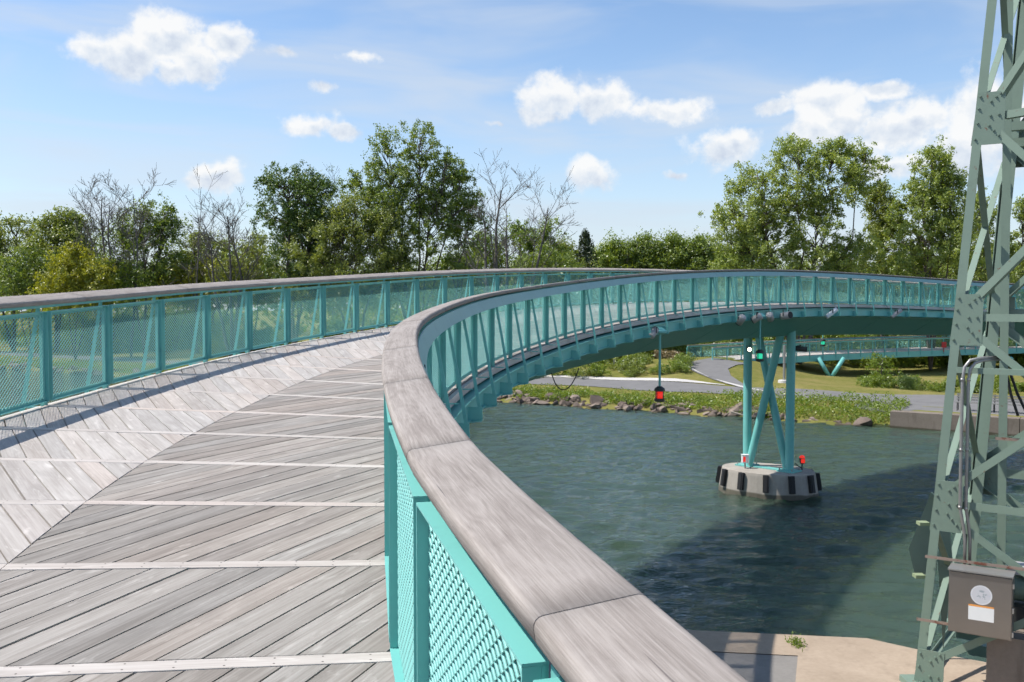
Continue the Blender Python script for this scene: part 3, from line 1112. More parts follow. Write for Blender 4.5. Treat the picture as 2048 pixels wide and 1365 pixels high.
def mesh_infill(a, b, c, d, thick, inward):
    """expanded-metal mesh in the quad a(bottom start) b(bottom end) c(top end) d(top start)"""
    w_ = ((b - a).length + (c - d).length) / 2
    h_ = ((d - a).length + (c - b).length) / 2
    nx, ny = max(2, int(round(w_ / LWD))), max(2, int(round(h_ / SWD)))
    nor = (b - a).cross(d - a).normalized()
    A_, B_, C_, D_ = (np.array(p) for p in (a, b, c, d))

    def pos(fx, fy):
        return ((1 - fx) * (1 - fy))[:, None] * A_ + (fx * (1 - fy))[:, None] * B_ + (fx * fy)[:, None] * C_ + ((1 - fx) * fy)[:, None] * D_
    segs0, segs1 = [], []
    # zig-zag strands: strand row r joins (i, r) to (i+1/2, r+-1/2)
    ii, rr = np.meshgrid(np.arange(nx), np.arange(ny))
    ii, rr = ii.ravel().astype(float), rr.ravel().astype(float)
    quads = [((ii, rr + .5), (ii + .5, rr)), ((ii + .5, rr), (ii + 1, rr + .5)), ((ii, rr + .5), (ii + .5, rr + 1)), ((ii + .5, rr + 1), (ii + 1, rr + .5))]
    p0 = np.concatenate([pos(q[0][0] / nx, q[0][1] / ny) for q in quads])
    p1 = np.concatenate([pos(q[1][0] / nx, q[1][1] / ny) for q in quads])
    up = (D_ - A_) / np.linalg.norm(D_ - A_)
    nn = np.array(nor)
    tilt = (up * 0.66 - np.array(inward) * 0.75)
    tilt /= np.linalg.norm(tilt)
    hw_ = tilt * (STR if thick else 0.0088) / 2
    n = len(p0)
    if not thick:
        V = np.stack([p0 - hw_, p1 - hw_, p1 + hw_, p0 + hw_], 1).reshape(-1, 3)
        F = np.arange(n * 4).reshape(n, 4)
    else:
        tn = np.cross(np.array((b - a).normalized()), tilt) * 0.0014
        V = np.stack([p0 - hw_ - tn, p1 - hw_ - tn, p1 + hw_ - tn, p0 + hw_ - tn, p0 - hw_ + tn, p1 - hw_ + tn, p1 + hw_ + tn, p0 + hw_ + tn], 1).reshape(-1, 3)
        base = (np.arange(n) * 8)[:, None]
        F = np.concatenate([base + np.array(q) for q in ((3, 2, 1, 0), (4, 5, 6, 7), (0, 1, 5, 4), (2, 3, 7, 6))])
    return V, F


PANEL_TOP, PANEL_BOT = 0.952, 0.045
for k in range(I0, I1 + 1):
    for side in (1, -1):
        if side < 0 and k < -8:
            continue
        if side > 0 and k < -10:
            continue
        Rt, Fw = BR.right(k) * side, BR.fwd(k)
        base = BR.P(k, side * HW, 0)
        Z = Vector((0, 0, 1))
        # post: a tee of two plates
        mb = MB()
        Mx = Matrix((Fw, Rt, Z)).transposed()
        mb.box(base + Z * 0.430 + Rt * 0.032, (0.052, 0.008, 1.04), Mx)
        mb.box(base + Z * 0.430 + Rt * 0.062, (0.010, 0.052, 1.04), Mx)
        mb.build('post', M_TEAL, bridge)
        # raking strut outside, flat plate in the radial plane, rounded foot
        mb = MB()
        top = base + Rt * 0.095 + Z * 0.986
        foot = base + Rt * 0.325 - Z * 0.40
        prof = [top - Rt * 0.030, top + Rt * 0.030]
        lo = foot + Z * 0.10
        pts2 = [top - Rt * 0.016, lo - Rt * 0.021]
        for q in range(7):
            a_ = R(180 + 30 * q)
            pts2.append(foot + Z * 0.03 + Rt * 0.030 * math.cos(a_) + Z * 0.030 * math.sin(a_))
        pts2 += [lo + Rt * 0.021, top + Rt * 0.016]
        n = len(pts2)
        th = Fw * 0.011
        V = [p - th for p in pts2] + [p + th for p in pts2]
        mb.add(V, [tuple(range(n)), tuple(reversed(range(n, 2 * n)))] + [(i, i + n, (i + 1) % n + n, (i + 1) % n) for i in range(n)])
        st = mb.build('strut', M_TEAL, bridge)
        # clip between post and strut
        mb = MB()
        mb.box(base + Rt * 0.145 + Z * -0.02, (0.05, 0.17, 0.012), Mx)
        mb.box(base + Rt * 0.06 + Z * 0.03, (0.035, 0.035, 0.05), Mx)
        mb.build('bracket', M_TEAL, st)
        # panel towards the next post
        if k == I1:
            continue
        ga = 0.034 / DS
        pa, pb = k + ga, k + 1 - ga
        a = BR.P(pa, side * HW, PANEL_BOT); b = BR.P(pb, side * HW, PANEL_BOT)
        c = BR.P(pb, side * HW, PANEL_TOP); d = BR.P(pa, side * HW, PANEL_TOP)
        fr = MB()
        al = (b - a).normalized()
        out_ = (Rt - al * Rt.dot(al)).normalized()
        def plate(p, q, h0, h1, w0, w1):
            fr.hexa([p + Z * h0 + out_ * w0, q + Z * h0 + out_ * w0, q + Z * h0 + out_ * w1, p + Z * h0 + out_ * w1,
                     p + Z * h1 + out_ * w0, q + Z * h1 + out_ * w0, q + Z * h1 + out_ * w1, p + Z * h1 + out_ * w1])
        tw = 0.046
        plate(d, c, -0.006, 0.0, -0.022, 0.028)                # top flange
        plate(d + al * 0.002, c - al * 0.002, -0.046, -0.006, 0.022, 0.028)      # top rail leg
        plate(a, b, 0.0, 0.006, -0.022, 0.028)
        plate(a + al * 0.002, b - al * 0.002, 0.006, 0.046, 0.022, 0.028)
        for p0_, p1_, sg in ((a, d, 1), (b, c, -1)):
            q0, q1 = p0_ + al * sg * tw, p1_ + al * sg * tw
            s_ = [p0_ + Z * 0.0065, q0 + Z * 0.0065, q0 + Z * (PANEL_TOP - PANEL_BOT - 0.0065), p0_ + Z * (PANEL_TOP - PANEL_BOT - 0.0065)]
            if sg < 0:
                s_ = [s_[1], s_[0], s_[3], s_[2]]
            fr.hexa([s_[0] + out_ * 0.0145, s_[1] + out_ * 0.0145, s_[1] + out_ * 0.0215, s_[0] + out_ * 0.0215, s_[3] + out_ * 0.0145, s_[2] + out_ * 0.0145, s_[2] + out_ * 0.0215, s_[3] + out_ * 0.0215])
            e0 = al * sg * 0.0065
            fr.hexa([p0_ + Z * .0065 - out_ * .0215, p0_ + e0 + Z * .0065 - out_ * .0215, p0_ + e0 + Z * .0065 + out_ * .0142, p0_ + Z * .0065 + out_ * .0142,
                     p1_ - Z * .0065 - out_ * .0215, p1_ + e0 - Z * .0065 - out_ * .0215, p1_ + e0 - Z * .0065 + out_ * .0142, p1_ - Z * .0065 + out_ * .0142])
        pn = fr.build('railing_panel', M_TEAL, bridge)
        i_ = 0.03
        V, F = mesh_infill(a + al * i_ + Z * 0.03 + out_ * 0.012, b - al * i_ + Z * 0.03 + out_ * 0.012, c - al * i_ - Z * 0.03 + out_ * 0.012, d + al * i_ - Z * 0.03 + out_ * 0.012, (side > 0 and k < 4) or (side < 0 and k < 4), -out_)
        link('mesh_infill', raw_mesh('mesh_infill', V, F, M_MESH), pn)
    # floor beam: deep radial plate with a bottom flange
    if k < -10:
        continue
    mb = MB()
    Fw = BR.fwd(k) * 0.009
    prof = [(-(HW + 0.350), -0.230), (-(HW + 0.350), -0.385), (-(HW + 0.10), -0.43), (-(HW - 0.25), -0.445), (HW - 0.25, -0.445), (HW + 0.10, -0.43), (HW + 0.350, -0.385), (HW + 0.350, -0.230)]
    V = [BR.P(k, x_, z_) - Fw for x_, z_ in prof] + [BR.P(k, x_, z_) + Fw for x_, z_ in prof]
    n = len(prof)
    mb.add(V, [tuple(range(n)), tuple(reversed(range(n, 2 * n)))] + [(i, i + n, (i + 1) % n + n, (i + 1) % n) for i in range(n)])
    Fw2 = BR.fwd(k) * 0.06
    for (x0, z0_), (x1, z1_) in ((prof[1], prof[2]), (prof[5], prof[6])):
        p0_, p1_ = BR.P(k, x0, z0_), BR.P(k, x1, z1_)
        dn = Vector((0, 0, -0.012))
        mb.hexa([p0_ - Fw2 + dn, p1_ - Fw2 + dn, p1_ + Fw2 + dn, p0_ + Fw2 + dn, p0_ - Fw2 - dn * .1, p1_ - Fw2 - dn * .1, p1_ + Fw2 - dn * .1, p0_ + Fw2 - dn * .1])
    mb.build('floor_beam', M_TEAL, bridge)

# closed steel soffit between the floor beams, in lengths with a visible joint
for k in range(I0 + 1, I1 - 1, 3):
    mb = MB()
    ka, kb = k + 0.012, min(k + 3, I1) - 0.012
    pr_ = [(-(HW + 0.06), -0.435), (-(HW - 0.10), -0.475), (-0.80, -1.07), (-0.62, -1.14), (0.62, -1.14), (0.80, -1.07), (HW - 0.10, -0.475), (HW + 0.06, -0.435), (HW + 0.06, -0.405), (-(HW + 0.06), -0.405)]
    n = 12
    m_ = len(pr_)
    for i in range(n + 1):
        s = ka + (kb - ka) * i / n
        for x_, z_ in pr_:
            mb.v.append(tuple(BR.P(s, x_, z_))); mb.uv.append((0, 0))
    for i in range(n):
        for j in range(m_):
            mb.f.append((i * m_ + j, (i + 1) * m_ + j, (i + 1) * m_ + (j + 1) % m_, i * m_ + (j + 1) % m_))
    mb.f.append(tuple(reversed(range(m_)))); mb.f.append(tuple(n * m_ + j for j in range(m_)))
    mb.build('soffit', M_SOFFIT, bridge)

# stringers under the deck so that no light comes through the gaps from below
for off in (-1.2, -0.4, 0.4, 1.2):
    for k in range(I0, I1 - 1, 6):
        ribbon([(off - 0.06, -0.33), (off + 0.06, -0.33), (off + 0.06, -0.045), (off - 0.06, -0.045)], 1, k + .004, min(k + 6, I1) - .004, 0.5, M_TEAL, 'stringer', parent=bridge, hw=0.0)

# ------------------------------------------------------------------ river pier under the bridge
PI_ = 22.35
PC = BR.P(PI_, 0, 0)
PC.z = 0
Rp, Fp = BR.right(PI_), BR.fwd(PI_)
pier = empty('bridge_pier', PC, 'teal tubular pier with crossed legs standing on a round concrete base in the canal', 'pier')
CAPZ = 0.84
mb = MB()
a_, b_ = 1.62, 1.12
rotT = math.atan2(T.y, T.x)
mb.lathe((PC.x, PC.y, 0), [(1.13, -1.0), (1.085, 0.0), (1.015, CAPZ - 0.10), (1.0, CAPZ - 0.02), (0.985, CAPZ)], 40, a_, b_, rotT)
base_o = mb.build('pier_base', M_PIERC, pier)
mb = MB()
for s_ in (-1, 1):
    c_ = PC + Rp * 0.84 * s_
    Mx = Matrix((Rp, Fp, Vector((0, 0, 1)))).transposed()
    mb.box((c_.x, c_.y, CAPZ + 0.03), (0.62, 0.62, 0.05), Mx)
mb.box((PC.x, PC.y, CAPZ + 0.022), (1.0, 0.30, 0.036), Mx)
mb.build('base_plate', M_TEAL, pier)
mb = MB()
for s_ in (-1, 1):
    for ax, ay in ((-.24, -.24), (.24, -.24), (.24, .24), (-.24, .24)):
        c_ = PC + Rp * (0.84 * s_ + ax) + Fp * ay
        mb.tube([(c_.x, c_.y, CAPZ + 0.056), (c_.x, c_.y, CAPZ + 0.13)], 0.022, 6)
mb.build('anchor_bolts', M_GALV, pier)
ztop = BR.P(PI_, 0, -1.05).z
for s_ in (-1, 1):
    lo = PC + Rp * 0.84 * s_ + Vector((0, 0, CAPZ + 0.05))
    hi = PC + Rp * 0.86 * s_ + Vector((0, 0, ztop + 0.2))
    mb = MB()
    mb.tube([lo, hi], 0.150, 20, False)
    mb.build('column', M_TEAL, pier, True)
    lo2 = PC + Rp * 0.70 * s_ + Fp * 0.10 * s_ + Vector((0, 0, CAPZ + 0.05))
    hi2 = PC - Rp * 0.62 * s_ + Fp * 0.18 * s_ + Vector((0, 0, ztop + 0.2))
    mb = MB()
    mb.tube([lo2, hi2], 0.135, 20, False)
    mb.build('raking_leg', M_TEAL, pier, True)
for q in range(12):
    t_ = 2 * math.pi * (q + 0.35) / 12
    cr, sr = math.cos(rotT), math.sin(rotT)
    def ell(k, z):
        x, y = a_ * k * math.cos(t_), b_ * k * math.sin(t_)
        return Vector((PC.x + x * cr - y * sr, PC.y + x * sr + y * cr, z))
    nx, ny = math.cos(t_) / a_, math.sin(t_) / b_
    nn = Vector((nx * cr - ny * sr, nx * sr + ny * cr, 0)).normalized()
    tt = Vector((-nn.y, nn.x, 0))
    p0, p1 = ell(1.065, 0.22) + nn * 0.06, ell(1.012, CAPZ - 0.03) + nn * 0.06
    f = MB()
    f.bar(p0, p1, 0.19, 0.12, nn)
    f.bar(p0 + nn * 0.062 + Vector((0, 0, .03)), p1 + nn * 0.062 - Vector((0, 0, .03)), 0.10, 0.03, nn)
    f.build('fender', M_BLACK, pier)


# ------------------------------------------------------------------ lamps and fittings hung on the bridge
def lantern(name, label, top, length, mat, size, group=None):
    """navigation lantern on a drop rod"""
    e_ = empty(name, top, label, 'lamp', group)
    z1 = top.z - length
    r = MB(); r.tube([top, (top.x, top.y, z1)], 0.028 * size, 8); r.build('rod', M_TEAL, e_)
    r = MB(); r.lathe((top.x, top.y, top.z - 0.06), [(0.10 * size, 0), (0.17 * size, 0.03), (0.17 * size, 0.07), (0.05 * size, 0.15)], 14); r.build('mount', M_TEAL, e_)
    h = 0.36 * size
    r = MB()
    r.lathe((top.x, top.y, z1 - h), [(0.11 * size, 0.0), (0.125 * size, 0.02), (0.125 * size, 0.07), (0.09 * size, 0.08)], 14)
    r.lathe((top.x, top.y, z1 - h * 0.32), [(0.09 * size, 0.0), (0.135 * size, 0.01), (0.12 * size, 0.07), (0.05 * size, h * 0.34)], 14)
    for q in range(4):
        a = math.pi / 4 + q * math.pi / 2
        cx, cyy = top.x + 0.108 * size * math.cos(a), top.y + 0.108 * size * math.sin(a)
        r.tube([(cx, cyy, z1 - h + 0.03), (cx, cyy, z1 - h * 0.3)], 0.012 * size, 6)
    r.build('housing', M_DARK, e_)
    r = MB(); r.lathe((top.x, top.y, z1 - h + 0.075 * size), [(0.075 * size, 0), (0.085 * size, 0.02), (0.085 * size, h * 0.44), (0.07 * size, h * 0.46)], 14); r.build('lens', mat, e_, True)
    return e_


pt = BR.P(12.35, HW + 0.42, -0.28); lantern('navigation_lantern', 'lit red navigation lantern on a long rod below the bridge edge', pt, 1.32, M_RED, 1.0, 'navigation lanterns under the bridge')
pt = BR.P(18.18, HW + 0.42, -0.28); lantern('navigation_lantern', 'lit green navigation lantern hanging left of the pier columns', pt, 1.00, M_GLED, 0.95, 'navigation lanterns under the bridge')
pt = BR.P(27.75, -(HW + 0.3), -0.60); lantern('navigation_lantern', 'small lit green navigation lantern hanging right of the pier, farther under the bridge', pt, 0.85, M_GLED, 0.85, 'navigation lanterns under the bridge')


def can_lamp(label, p, d, r, L, face, group, mat=M_GREY, roof=None):
    d = Vector(d).normalized()
    e_ = empty('floodlight', p, label, 'floodlight', group)
    b = MB(); b.tube([p - d * L / 2, p - d * L * 0.42, p + d * L / 2], [r * 0.8, r, r], 16); b.build('can', mat, e_, True)
    b = MB(); b.tube([p + d * (L / 2 + 0.001), p + d * (L / 2 + 0.02)], r * 0.92, 16); b.build('lens', face, e_)
    b = MB()
    s_ = d.cross(Vector((0, 0, 1))).normalized()
    b.bar(p + s_ * (r + .012), p + s_ * (r + .012) + Vector((0, 0, r * 1.6)), 0.03, 0.008, s_)
    b.bar(p - s_ * (r + .012), p - s_ * (r + .012) + Vector((0, 0, r * 1.6)), 0.03, 0.008, s_)
    b.bar(p + s_ * (r + .012) + Vector((0, 0, r * 1.6)), p - s_ * (r + .012) + Vector((0, 0, r * 1.6)), 0.03, 0.008)
    b.build('yoke', M_DARK, e_)
    return e_


GRP = 'floodlights along the bridge edge'
dn = Vector((0, 0, -1))
for i_, off, lab, dd, r, L in ((12.10, 0.36, 'small grey floodlight beside the red lantern rod', (0.5, 0.5, 0.65), 0.085, 0.26),
                               (17.05, 0.42, 'grey can floodlight leftmost of the four clustered above the green lantern', (-.30, .5, -.62), 0.105, 0.27),
                               (18.00, 0.42, 'grey can floodlight just left of the green lantern rod, second of the cluster', (-.75, .3, -.45), 0.105, 0.30),
                               (18.75, 0.42, 'grey domed floodlight just right of the green lantern rod', (.35, .75, -.5), 0.105, 0.28),
                               (19.68, 0.42, 'floodlight showing its black round face, rightmost of the cluster over the pier', (.55, -.80, .15), 0.115, 0.34),
                               (22.4, 0.40, 'long white tube floodlight tilted under the deck edge right of the pier', (.72, .1, .55), 0.075, 0.46),
                               (26.15, 0.40, 'tilted grey tube floodlight under the deck edge near the tower', (.72, .1, .50), 0.075, 0.46)):
    can_lamp(lab, BR.P(i_, HW + off, -0.33 if r > 0.1 else -0.30), dd, r, L, M_BLACK, GRP, M_WHITE if 'white' in lab else M_GREY)

# lamps clamped to the pier columns
pl_ = PC - Rp * 0.86 + Vector((0, 0, at(1514, 698, (PC - Rp * .86).y).z)) + Vector((-0.02, -0.23, 0))
can_lamp('lit white lamp clamped to the left pier column', pl_, (0.05, -1, -0.1), 0.075, 0.16, M_LED, 'lamps on the pier columns', M_DARK)
pr2 = PC + Rp * 0.86 + Vector((0, 0, at(1598, 698, (PC + Rp * .86).y).z)) + Vector((0.32, 0.03, 0))
can_lamp('unlit dark lamp reaching out from the right pier column', pr2, (1, -0.2, -0.1), 0.09, 0.40, M_BLACK, 'lamps on the pier columns', M_DARK)
# marker lamps standing on the pier base
pm = at(1604, 941, PC.y - 0.30)
e_ = empty('marker_lamp', (pm.x, pm.y, CAPZ), 'lit red marker lamp on a short stem on the right of the pier base', 'lamp', 'marker lamps on the pier base')
b = MB(); b.tube([(pm.x, pm.y, CAPZ), (pm.x, pm.y, CAPZ + 0.22)], 0.025, 8); b.bar((pm.x - .22, pm.y + .1, CAPZ + .22), (pm.x, pm.y, CAPZ + .05), .03, .03); b.build('stem', M_DARK, e_)
b = MB(); b.lathe((pm.x, pm.y, CAPZ + 0.22), [(0.06, 0), (0.085, 0.03), (0.10, 0.12), (0.105, .20)], 14); b.build('housing', M_DARK, e_)
b = MB(); b.lathe((pm.x, pm.y, CAPZ + 0.42), [(0.095, 0.0), (0.09, 0.05), (0.05, .09), (0.01, 0.10)], 14)
b.box((pm.x, pm.y - 0.10, CAPZ + 0.33), (0.13, 0.03, 0.14)); b.build('lens', M_RED, e_, False)
pm = at(1490, 934, PC.y + 0.05)
e_ = empty('marker_lamp', (pm.x, pm.y, CAPZ), 'white square marker lamp with red stripe on the left of the pier base', 'lamp', 'marker lamps on the pier base')
b = MB(); b.tube([(pm.x, pm.y, CAPZ), (pm.x, pm.y, CAPZ + 0.20)], 0.03, 8); b.build('stem', M_GALV, e_)
b = MB(); b.box((pm.x, pm.y, CAPZ + 0.335), (0.22, 0.18, 0.27)); b.box((pm.x, pm.y, CAPZ + 0.48), (0.25, 0.21, 0.02)); b.build('housing', M_WHITE, e_)
b = MB(); b.box((pm.x - 0.045, pm.y - 0.094, CAPZ + 0.33), (0.08, 0.006, 0.18)); b.build('lens', M_RED, e_)

# drooping cable under the near part of the bridge
cb = MB()
cz = [at(x_, y_, 18.4) for x_, y_ in ((1103, 746), (1109, 764), (1117, 776), (1127, 780), (1139, 774), (1150, 757), (1158, 736))]
pts = []
for i in range(len(cz) - 1):
    p0, p1, p2, p3 = cz[max(0, i - 1)], cz[i], cz[i + 1], cz[min(len(cz) - 1, i + 2)]
    for q in range(6):
        t_ = q / 6
        pts.append(0.5 * ((2 * p1) + (p2 - p0) * t_ + (2 * p0 - 5 * p1 + 4 * p2 - p3) * t_ ** 2 + (3 * p1 - p0 - 3 * p2 + p3) * t_ ** 3))
pts.append(cz[-1])
cb.tube(pts, 0.011, 6)
tag(cb.build('hanging_cable', M_BLACK), 'thin black cable drooping in a loop below the bridge', 'cable')
mb = MB()
pf = BR.P(-3.35, HW + 0.20, 0.93)
Mx = Matrix((BR.fwd(-3.35), BR.right(-3.35), Vector((0, 0, 1)))).transposed()
mb.box(pf, (0.11, 0.03, 0.05), Mx); mb.box(pf + Vector((0, 0, -.04)), (0.05, 0.05, 0.05), Mx)
mb.build('cable_clip', M_BLACK, bridge)

# ------------------------------------------------------------------ far ramp of the bridge
ramp_pts = [at(1424, 723, 75.0), at(1520, 716, 76.5), at(1660, 708, 79.0), at(1780, 703, 81.5), at(1897, 699, 84.0), at(2048, 695, 88.0), at(2250, 690, 93.0), at(2500, 686, 100.0)]
cx = np.array([[p.x, p.y, p.z] for p in ramp_pts])
dist = np.concatenate([[0], np.cumsum(np.linalg.norm(np.diff(cx[:, :2], axis=0), axis=1))])
SPR = 1.32
nst = int(dist[-1] / SPR)
Gr = np.linspace(0, nst, nst * 4 + 1)
fx = [np.interp(Gr * SPR, dist, cx[:, k]) for k in range(3)]
hx = np.arctan2(np.gradient(fx[0]), np.gradient(fx[1]))
ker = np.ones(9) / 9
hx = np.convolve(np.pad(hx, 4, mode='edge'), ker, 'valid')
RW = 1.9
# measured line is the near (right-hand) edge: move to the centre line
fx[0] = fx[0] - RW * np.cos(hx); fx[1] = fx[1] + RW * np.sin(hx)
RA = Path(Gr, fx[0], fx[1], fx[2], hx, np.zeros_like(hx))
ramp = empty('footbridge_ramp', RA.P(0), 'low teal railed ramp on raking legs leading up from the far path', 'bridge')
mb = MB()
n = nst * 2
for i in range(n + 1):
    for off, z in ((-RW - .06, -.06), (RW + .06, -.06), (RW + .06, 0), (-RW - .06, 0)):
        mb.v.append(tuple(RA.P(i / 2, off, z))); mb.uv.append((off + 2, i / 2 * SPR))
for i in range(n):
    for j in range(4):
        mb.f.append((i * 4 + j, (i + 1) * 4 + j, (i + 1) * 4 + (j + 1) % 4, i * 4 + (j + 1) % 4))
mb.f.append((3, 2, 1, 0)); mb.f.append((n * 4, n * 4 + 1, n * 4 + 2, n * 4 + 3))
mb.build('deck', M_CROSS, ramp)
for side in (1, -1):
    ribbon([(-.10, RAIL_TOP - .05), (.12, RAIL_TOP - .05), (.12, RAIL_TOP), (-.10, RAIL_TOP)], side, 0, nst - 1, 1, M_RAILW, 'handrail', parent=ramp, path=RA, hw=RW)
    ribbon([(.0, RAIL_TOP - .17), (.06, RAIL_TOP - .17), (.06, RAIL_TOP - .055), (.0, RAIL_TOP - .055)], side, 0, nst - 1, 1, M_TEAL, 'handrail_bar', parent=ramp, path=RA, hw=RW)
    ribbon([(.02, -.55), (.09, -.55), (.09, -.065), (.02, -.065)], side, 0, nst - 1, 1, M_TEAL, 'edge_beam', parent=ramp, path=RA, hw=RW)
    for k in range(nst):
        p = RA.P(k, side * RW)
        Mx = Matrix((RA.fwd(k), RA.right(k), Vector((0, 0, 1)))).transposed()
        b = MB(); b.box(p + Vector((0, 0, .46)) + RA.right(k) * side * .05, (.075, .05, .95), Mx)
        b.bar(p + RA.right(k) * side * .13 + Vector((0, 0, -.38)), p + RA.right(k) * side * .105 + Vector((0, 0, .2)), .05, .04, RA.fwd(k))
        b.build('post', M_TEAL, ramp)
        if k < nst - 1:
            V, F = mesh_infill(RA.P(k + .04, side * RW, .06), RA.P(k + .96, side * RW, .06), RA.P(k + .96, side * RW, .90), RA.P(k + .04, side * RW, .90), False, -RA.right(k) * side)
            link('mesh_infill', raw_mesh('mesh_infill', V, F, M_MESH), ramp)
for (pxa, pxb, pxf, pyf, dd) in ((1636, 1688, 1662, 764, 76.5), (1972, 2024, 1992, 790, 82.0)):
    dd += 1.6
    fz = Vector((at(pxf, 708, dd).x, dd, 0.0)); fz.z = hfar(fz.x, fz.y) - 0.05
    for pxt in (pxa, pxb):
        tp = at(pxt, 716, dd)
        b = MB(); b.tube([fz + Vector(((pxt - pxf) * 0.004, 0, 0)), tp], 0.17, 12); b.build('raking_leg', M_TEAL, ramp, True)
mb = MB(); pz = at(1888, 690, 83.4); mb.box(pz, (0.42, 0.04, 0.5)); mb.box(pz + Vector((0, .03, -.4)), (.05, .04, .5))
tag(mb.build('small_sign', mat_plain('red_sign', (0.5, 0.03, 0.03), 0.5)), 'small red sign fixed on the ramp railing by the tower leg', 'sign')

# ------------------------------------------------------------------ green steel lattice tower on the near quay
DF, DB = 14.2, 16.8
W_ = Vector((0.845, -0.535, 0)).normalized()
B_ = Vector((0.535, 0.845, 0)).normalized()


def FL(py):
    return at(1975 - 0.1077 * py, py, DF)


def BL(py):
    return at(2039 - 0.100 * py, py, DB)


def zrow(py, Dd):
    return at(1024, py, Dd).z


def on(leg, z, Dd):
    lo, hi = leg(-200), leg(1600)
    t_ = (z - lo.z) / (hi.z - lo.z)
    return lo.lerp(hi, t_)


def fl(z):
    return on(FL, z, DF)


def bl_(z):
    return on(BL, z, DB)


WID = 3.9


def fr_(z):
    # mirrored leg on the right, out of the picture for the most part
    return fl(0.9) + W_ * WID + (Vector((-(fl(z) - fl(0.9)).x, 0, z - 0.9)))


def brr(z):
    return bl_(0.9) + W_ * WID + (Vector((-(bl_(z) - bl_(0.9)).x, 0, z - 0.9)))


ZB = 0.9
tower = empty('steel_tower', fl(ZB), 'tall pale green riveted steel lattice tower on the near quay', 'tower')
ZP = [zrow(1352, DF), zrow(1010, DF), zrow(640, DF), zrow(240, DF), zrow(-190, DF), zrow(-620, DF)]
ZT = ZP[-1]
out_f = -B_
for nm, leg, sgx, sgy in (('front_leg', fl, 1, 1), ('front_leg', fr_, -1, 1), ('back_leg', bl_, 1, -1), ('back_leg', brr, -1, -1)):
    mb = MB()
    wd = 0.125 if nm == 'front_leg' else 0.17
    mb.angle(leg(ZB), leg(ZT), wd, 0.014, W_ * sgx, B_ * sgy)
    if nm == 'back_leg':
        mb.angle(leg(ZB) + W_ * sgx * 0.05 + B_ * sgy * 0.23, leg(ZT) + W_ * sgx * 0.05 + B_ * sgy * 0.23, 0.17, 0.014, W_ * sgx, -B_ * sgy)
    mb.build(nm, M_GREEN, tower)


def brace(p, q, wd=0.105, th=0.012, n1=None, n2=None, name='brace'):
    b = MB()
    d = (q - p).normalized()
    n1 = n1 or Vector((0, 0, 1))
    b.angle(p, q, wd, th, n1, n2 or B_)
    return b.build(name, M_GREEN, tower)


def plate_bolts(c, ax, ay, nrm, w_, h_, bolts, skew=0.0, name='gusset_plate'):
    """gusset plate with bolt heads; ax, ay in-plane axes"""
    b = MB()
    th = 0.014
    P4 = [c - ax * w_ / 2 - ay * h_ / 2 - ax * skew, c + ax * w_ / 2 - ay * h_ / 2 - ax * skew * .2, c + ax * w_ / 2 + ay * h_ / 2 + ax * skew * .2, c - ax * w_ / 2 + ay * h_ / 2 + ax * skew]
    b.hexa([p for p in P4] + [p + nrm * th for p in P4])
    pl_o = b.build(name, M_GREEN, tower)
    for (u_, v_) in bolts:
        q = c + ax * (u_ - .5) * w_ + ay * (v_ - .5) * h_ + ax * skew * (v_ - .5) * 2 * (1 - u_) + nrm * th
        bb = MB()
        bb.tube([q, q + nrm * 0.014], 0.019, 6)
        bb.tube([q + nrm * 0.014, q + nrm * 0.026], 0.011, 6)
        bb.build('bolt', M_GREEN, pl_o)
    return pl_o


BOLTS = [(.10, .93), (.50, .82), (.68, .90), (.84, .96), (.10, .70), (.52, .55), (.80, .56), (.12, .42), (.50, .36), (.66, .26), (.82, .16), (.10, .12)]
U_ = (fl(6) - fl(3)).normalized()
for i, z in enumerate(ZP[:5]):
    zc_ = z
    c = fl(zc_) + W_ * 0.20 + out_f * 0.003
    big = i == 0
    wg, hg = (0.40, 0.76)
    ax = W_
    plate_bolts(c, ax, Vector((0, 0, 1)), out_f, wg, hg if not big else 0.86, BOLTS if not big else BOLTS + [(.3, .3), (.3, .15), (.45, .15), (.62, .12), (.3, .45), (.66, .4)], 0.043)
    # same joint on the back leg and right-hand legs, plain plates
    for leg, sg in ((bl_, 1), (fr_, -1), (brr, -1)):
        nr = out_f if leg is fr_ else B_
        plate_bolts(leg(zc_) + W_ * 0.20 * sg + nr * 0.003, W_, Vector((0, 0, 1)), nr, 0.44, 0.7, [])
    # horizontal ties of the panel point
    if i > 0:
        brace(fl(z - .02) + W_ * 0.38 + B_ * 0.02, fr_(z - .02) - W_ * 0.38 + B_ * 0.02, 0.11, 0.012, Vector((0, 0, 1)), B_, 'tie')
        brace(bl_(z - .02) + W_ * 0.30, brr(z - .02) - W_ * 0.30, 0.16, 0.012, Vector((0, 0, 1)), B_, 'tie')
    brace(fl(z) + B_ * 0.03 + W_ * .02, bl_(z) - B_ * 0.03 + W_ * .02, 0.09, 0.012, Vector((0, 0, 1)), W_, 'tie')
    brace(fr_(z) + B_ * 0.03 - W_ * .02, brr(z) - B_ * 0.03 - W_ * .02, 0.09, 0.012, Vector((0, 0, 1)), -W_, 'tie')
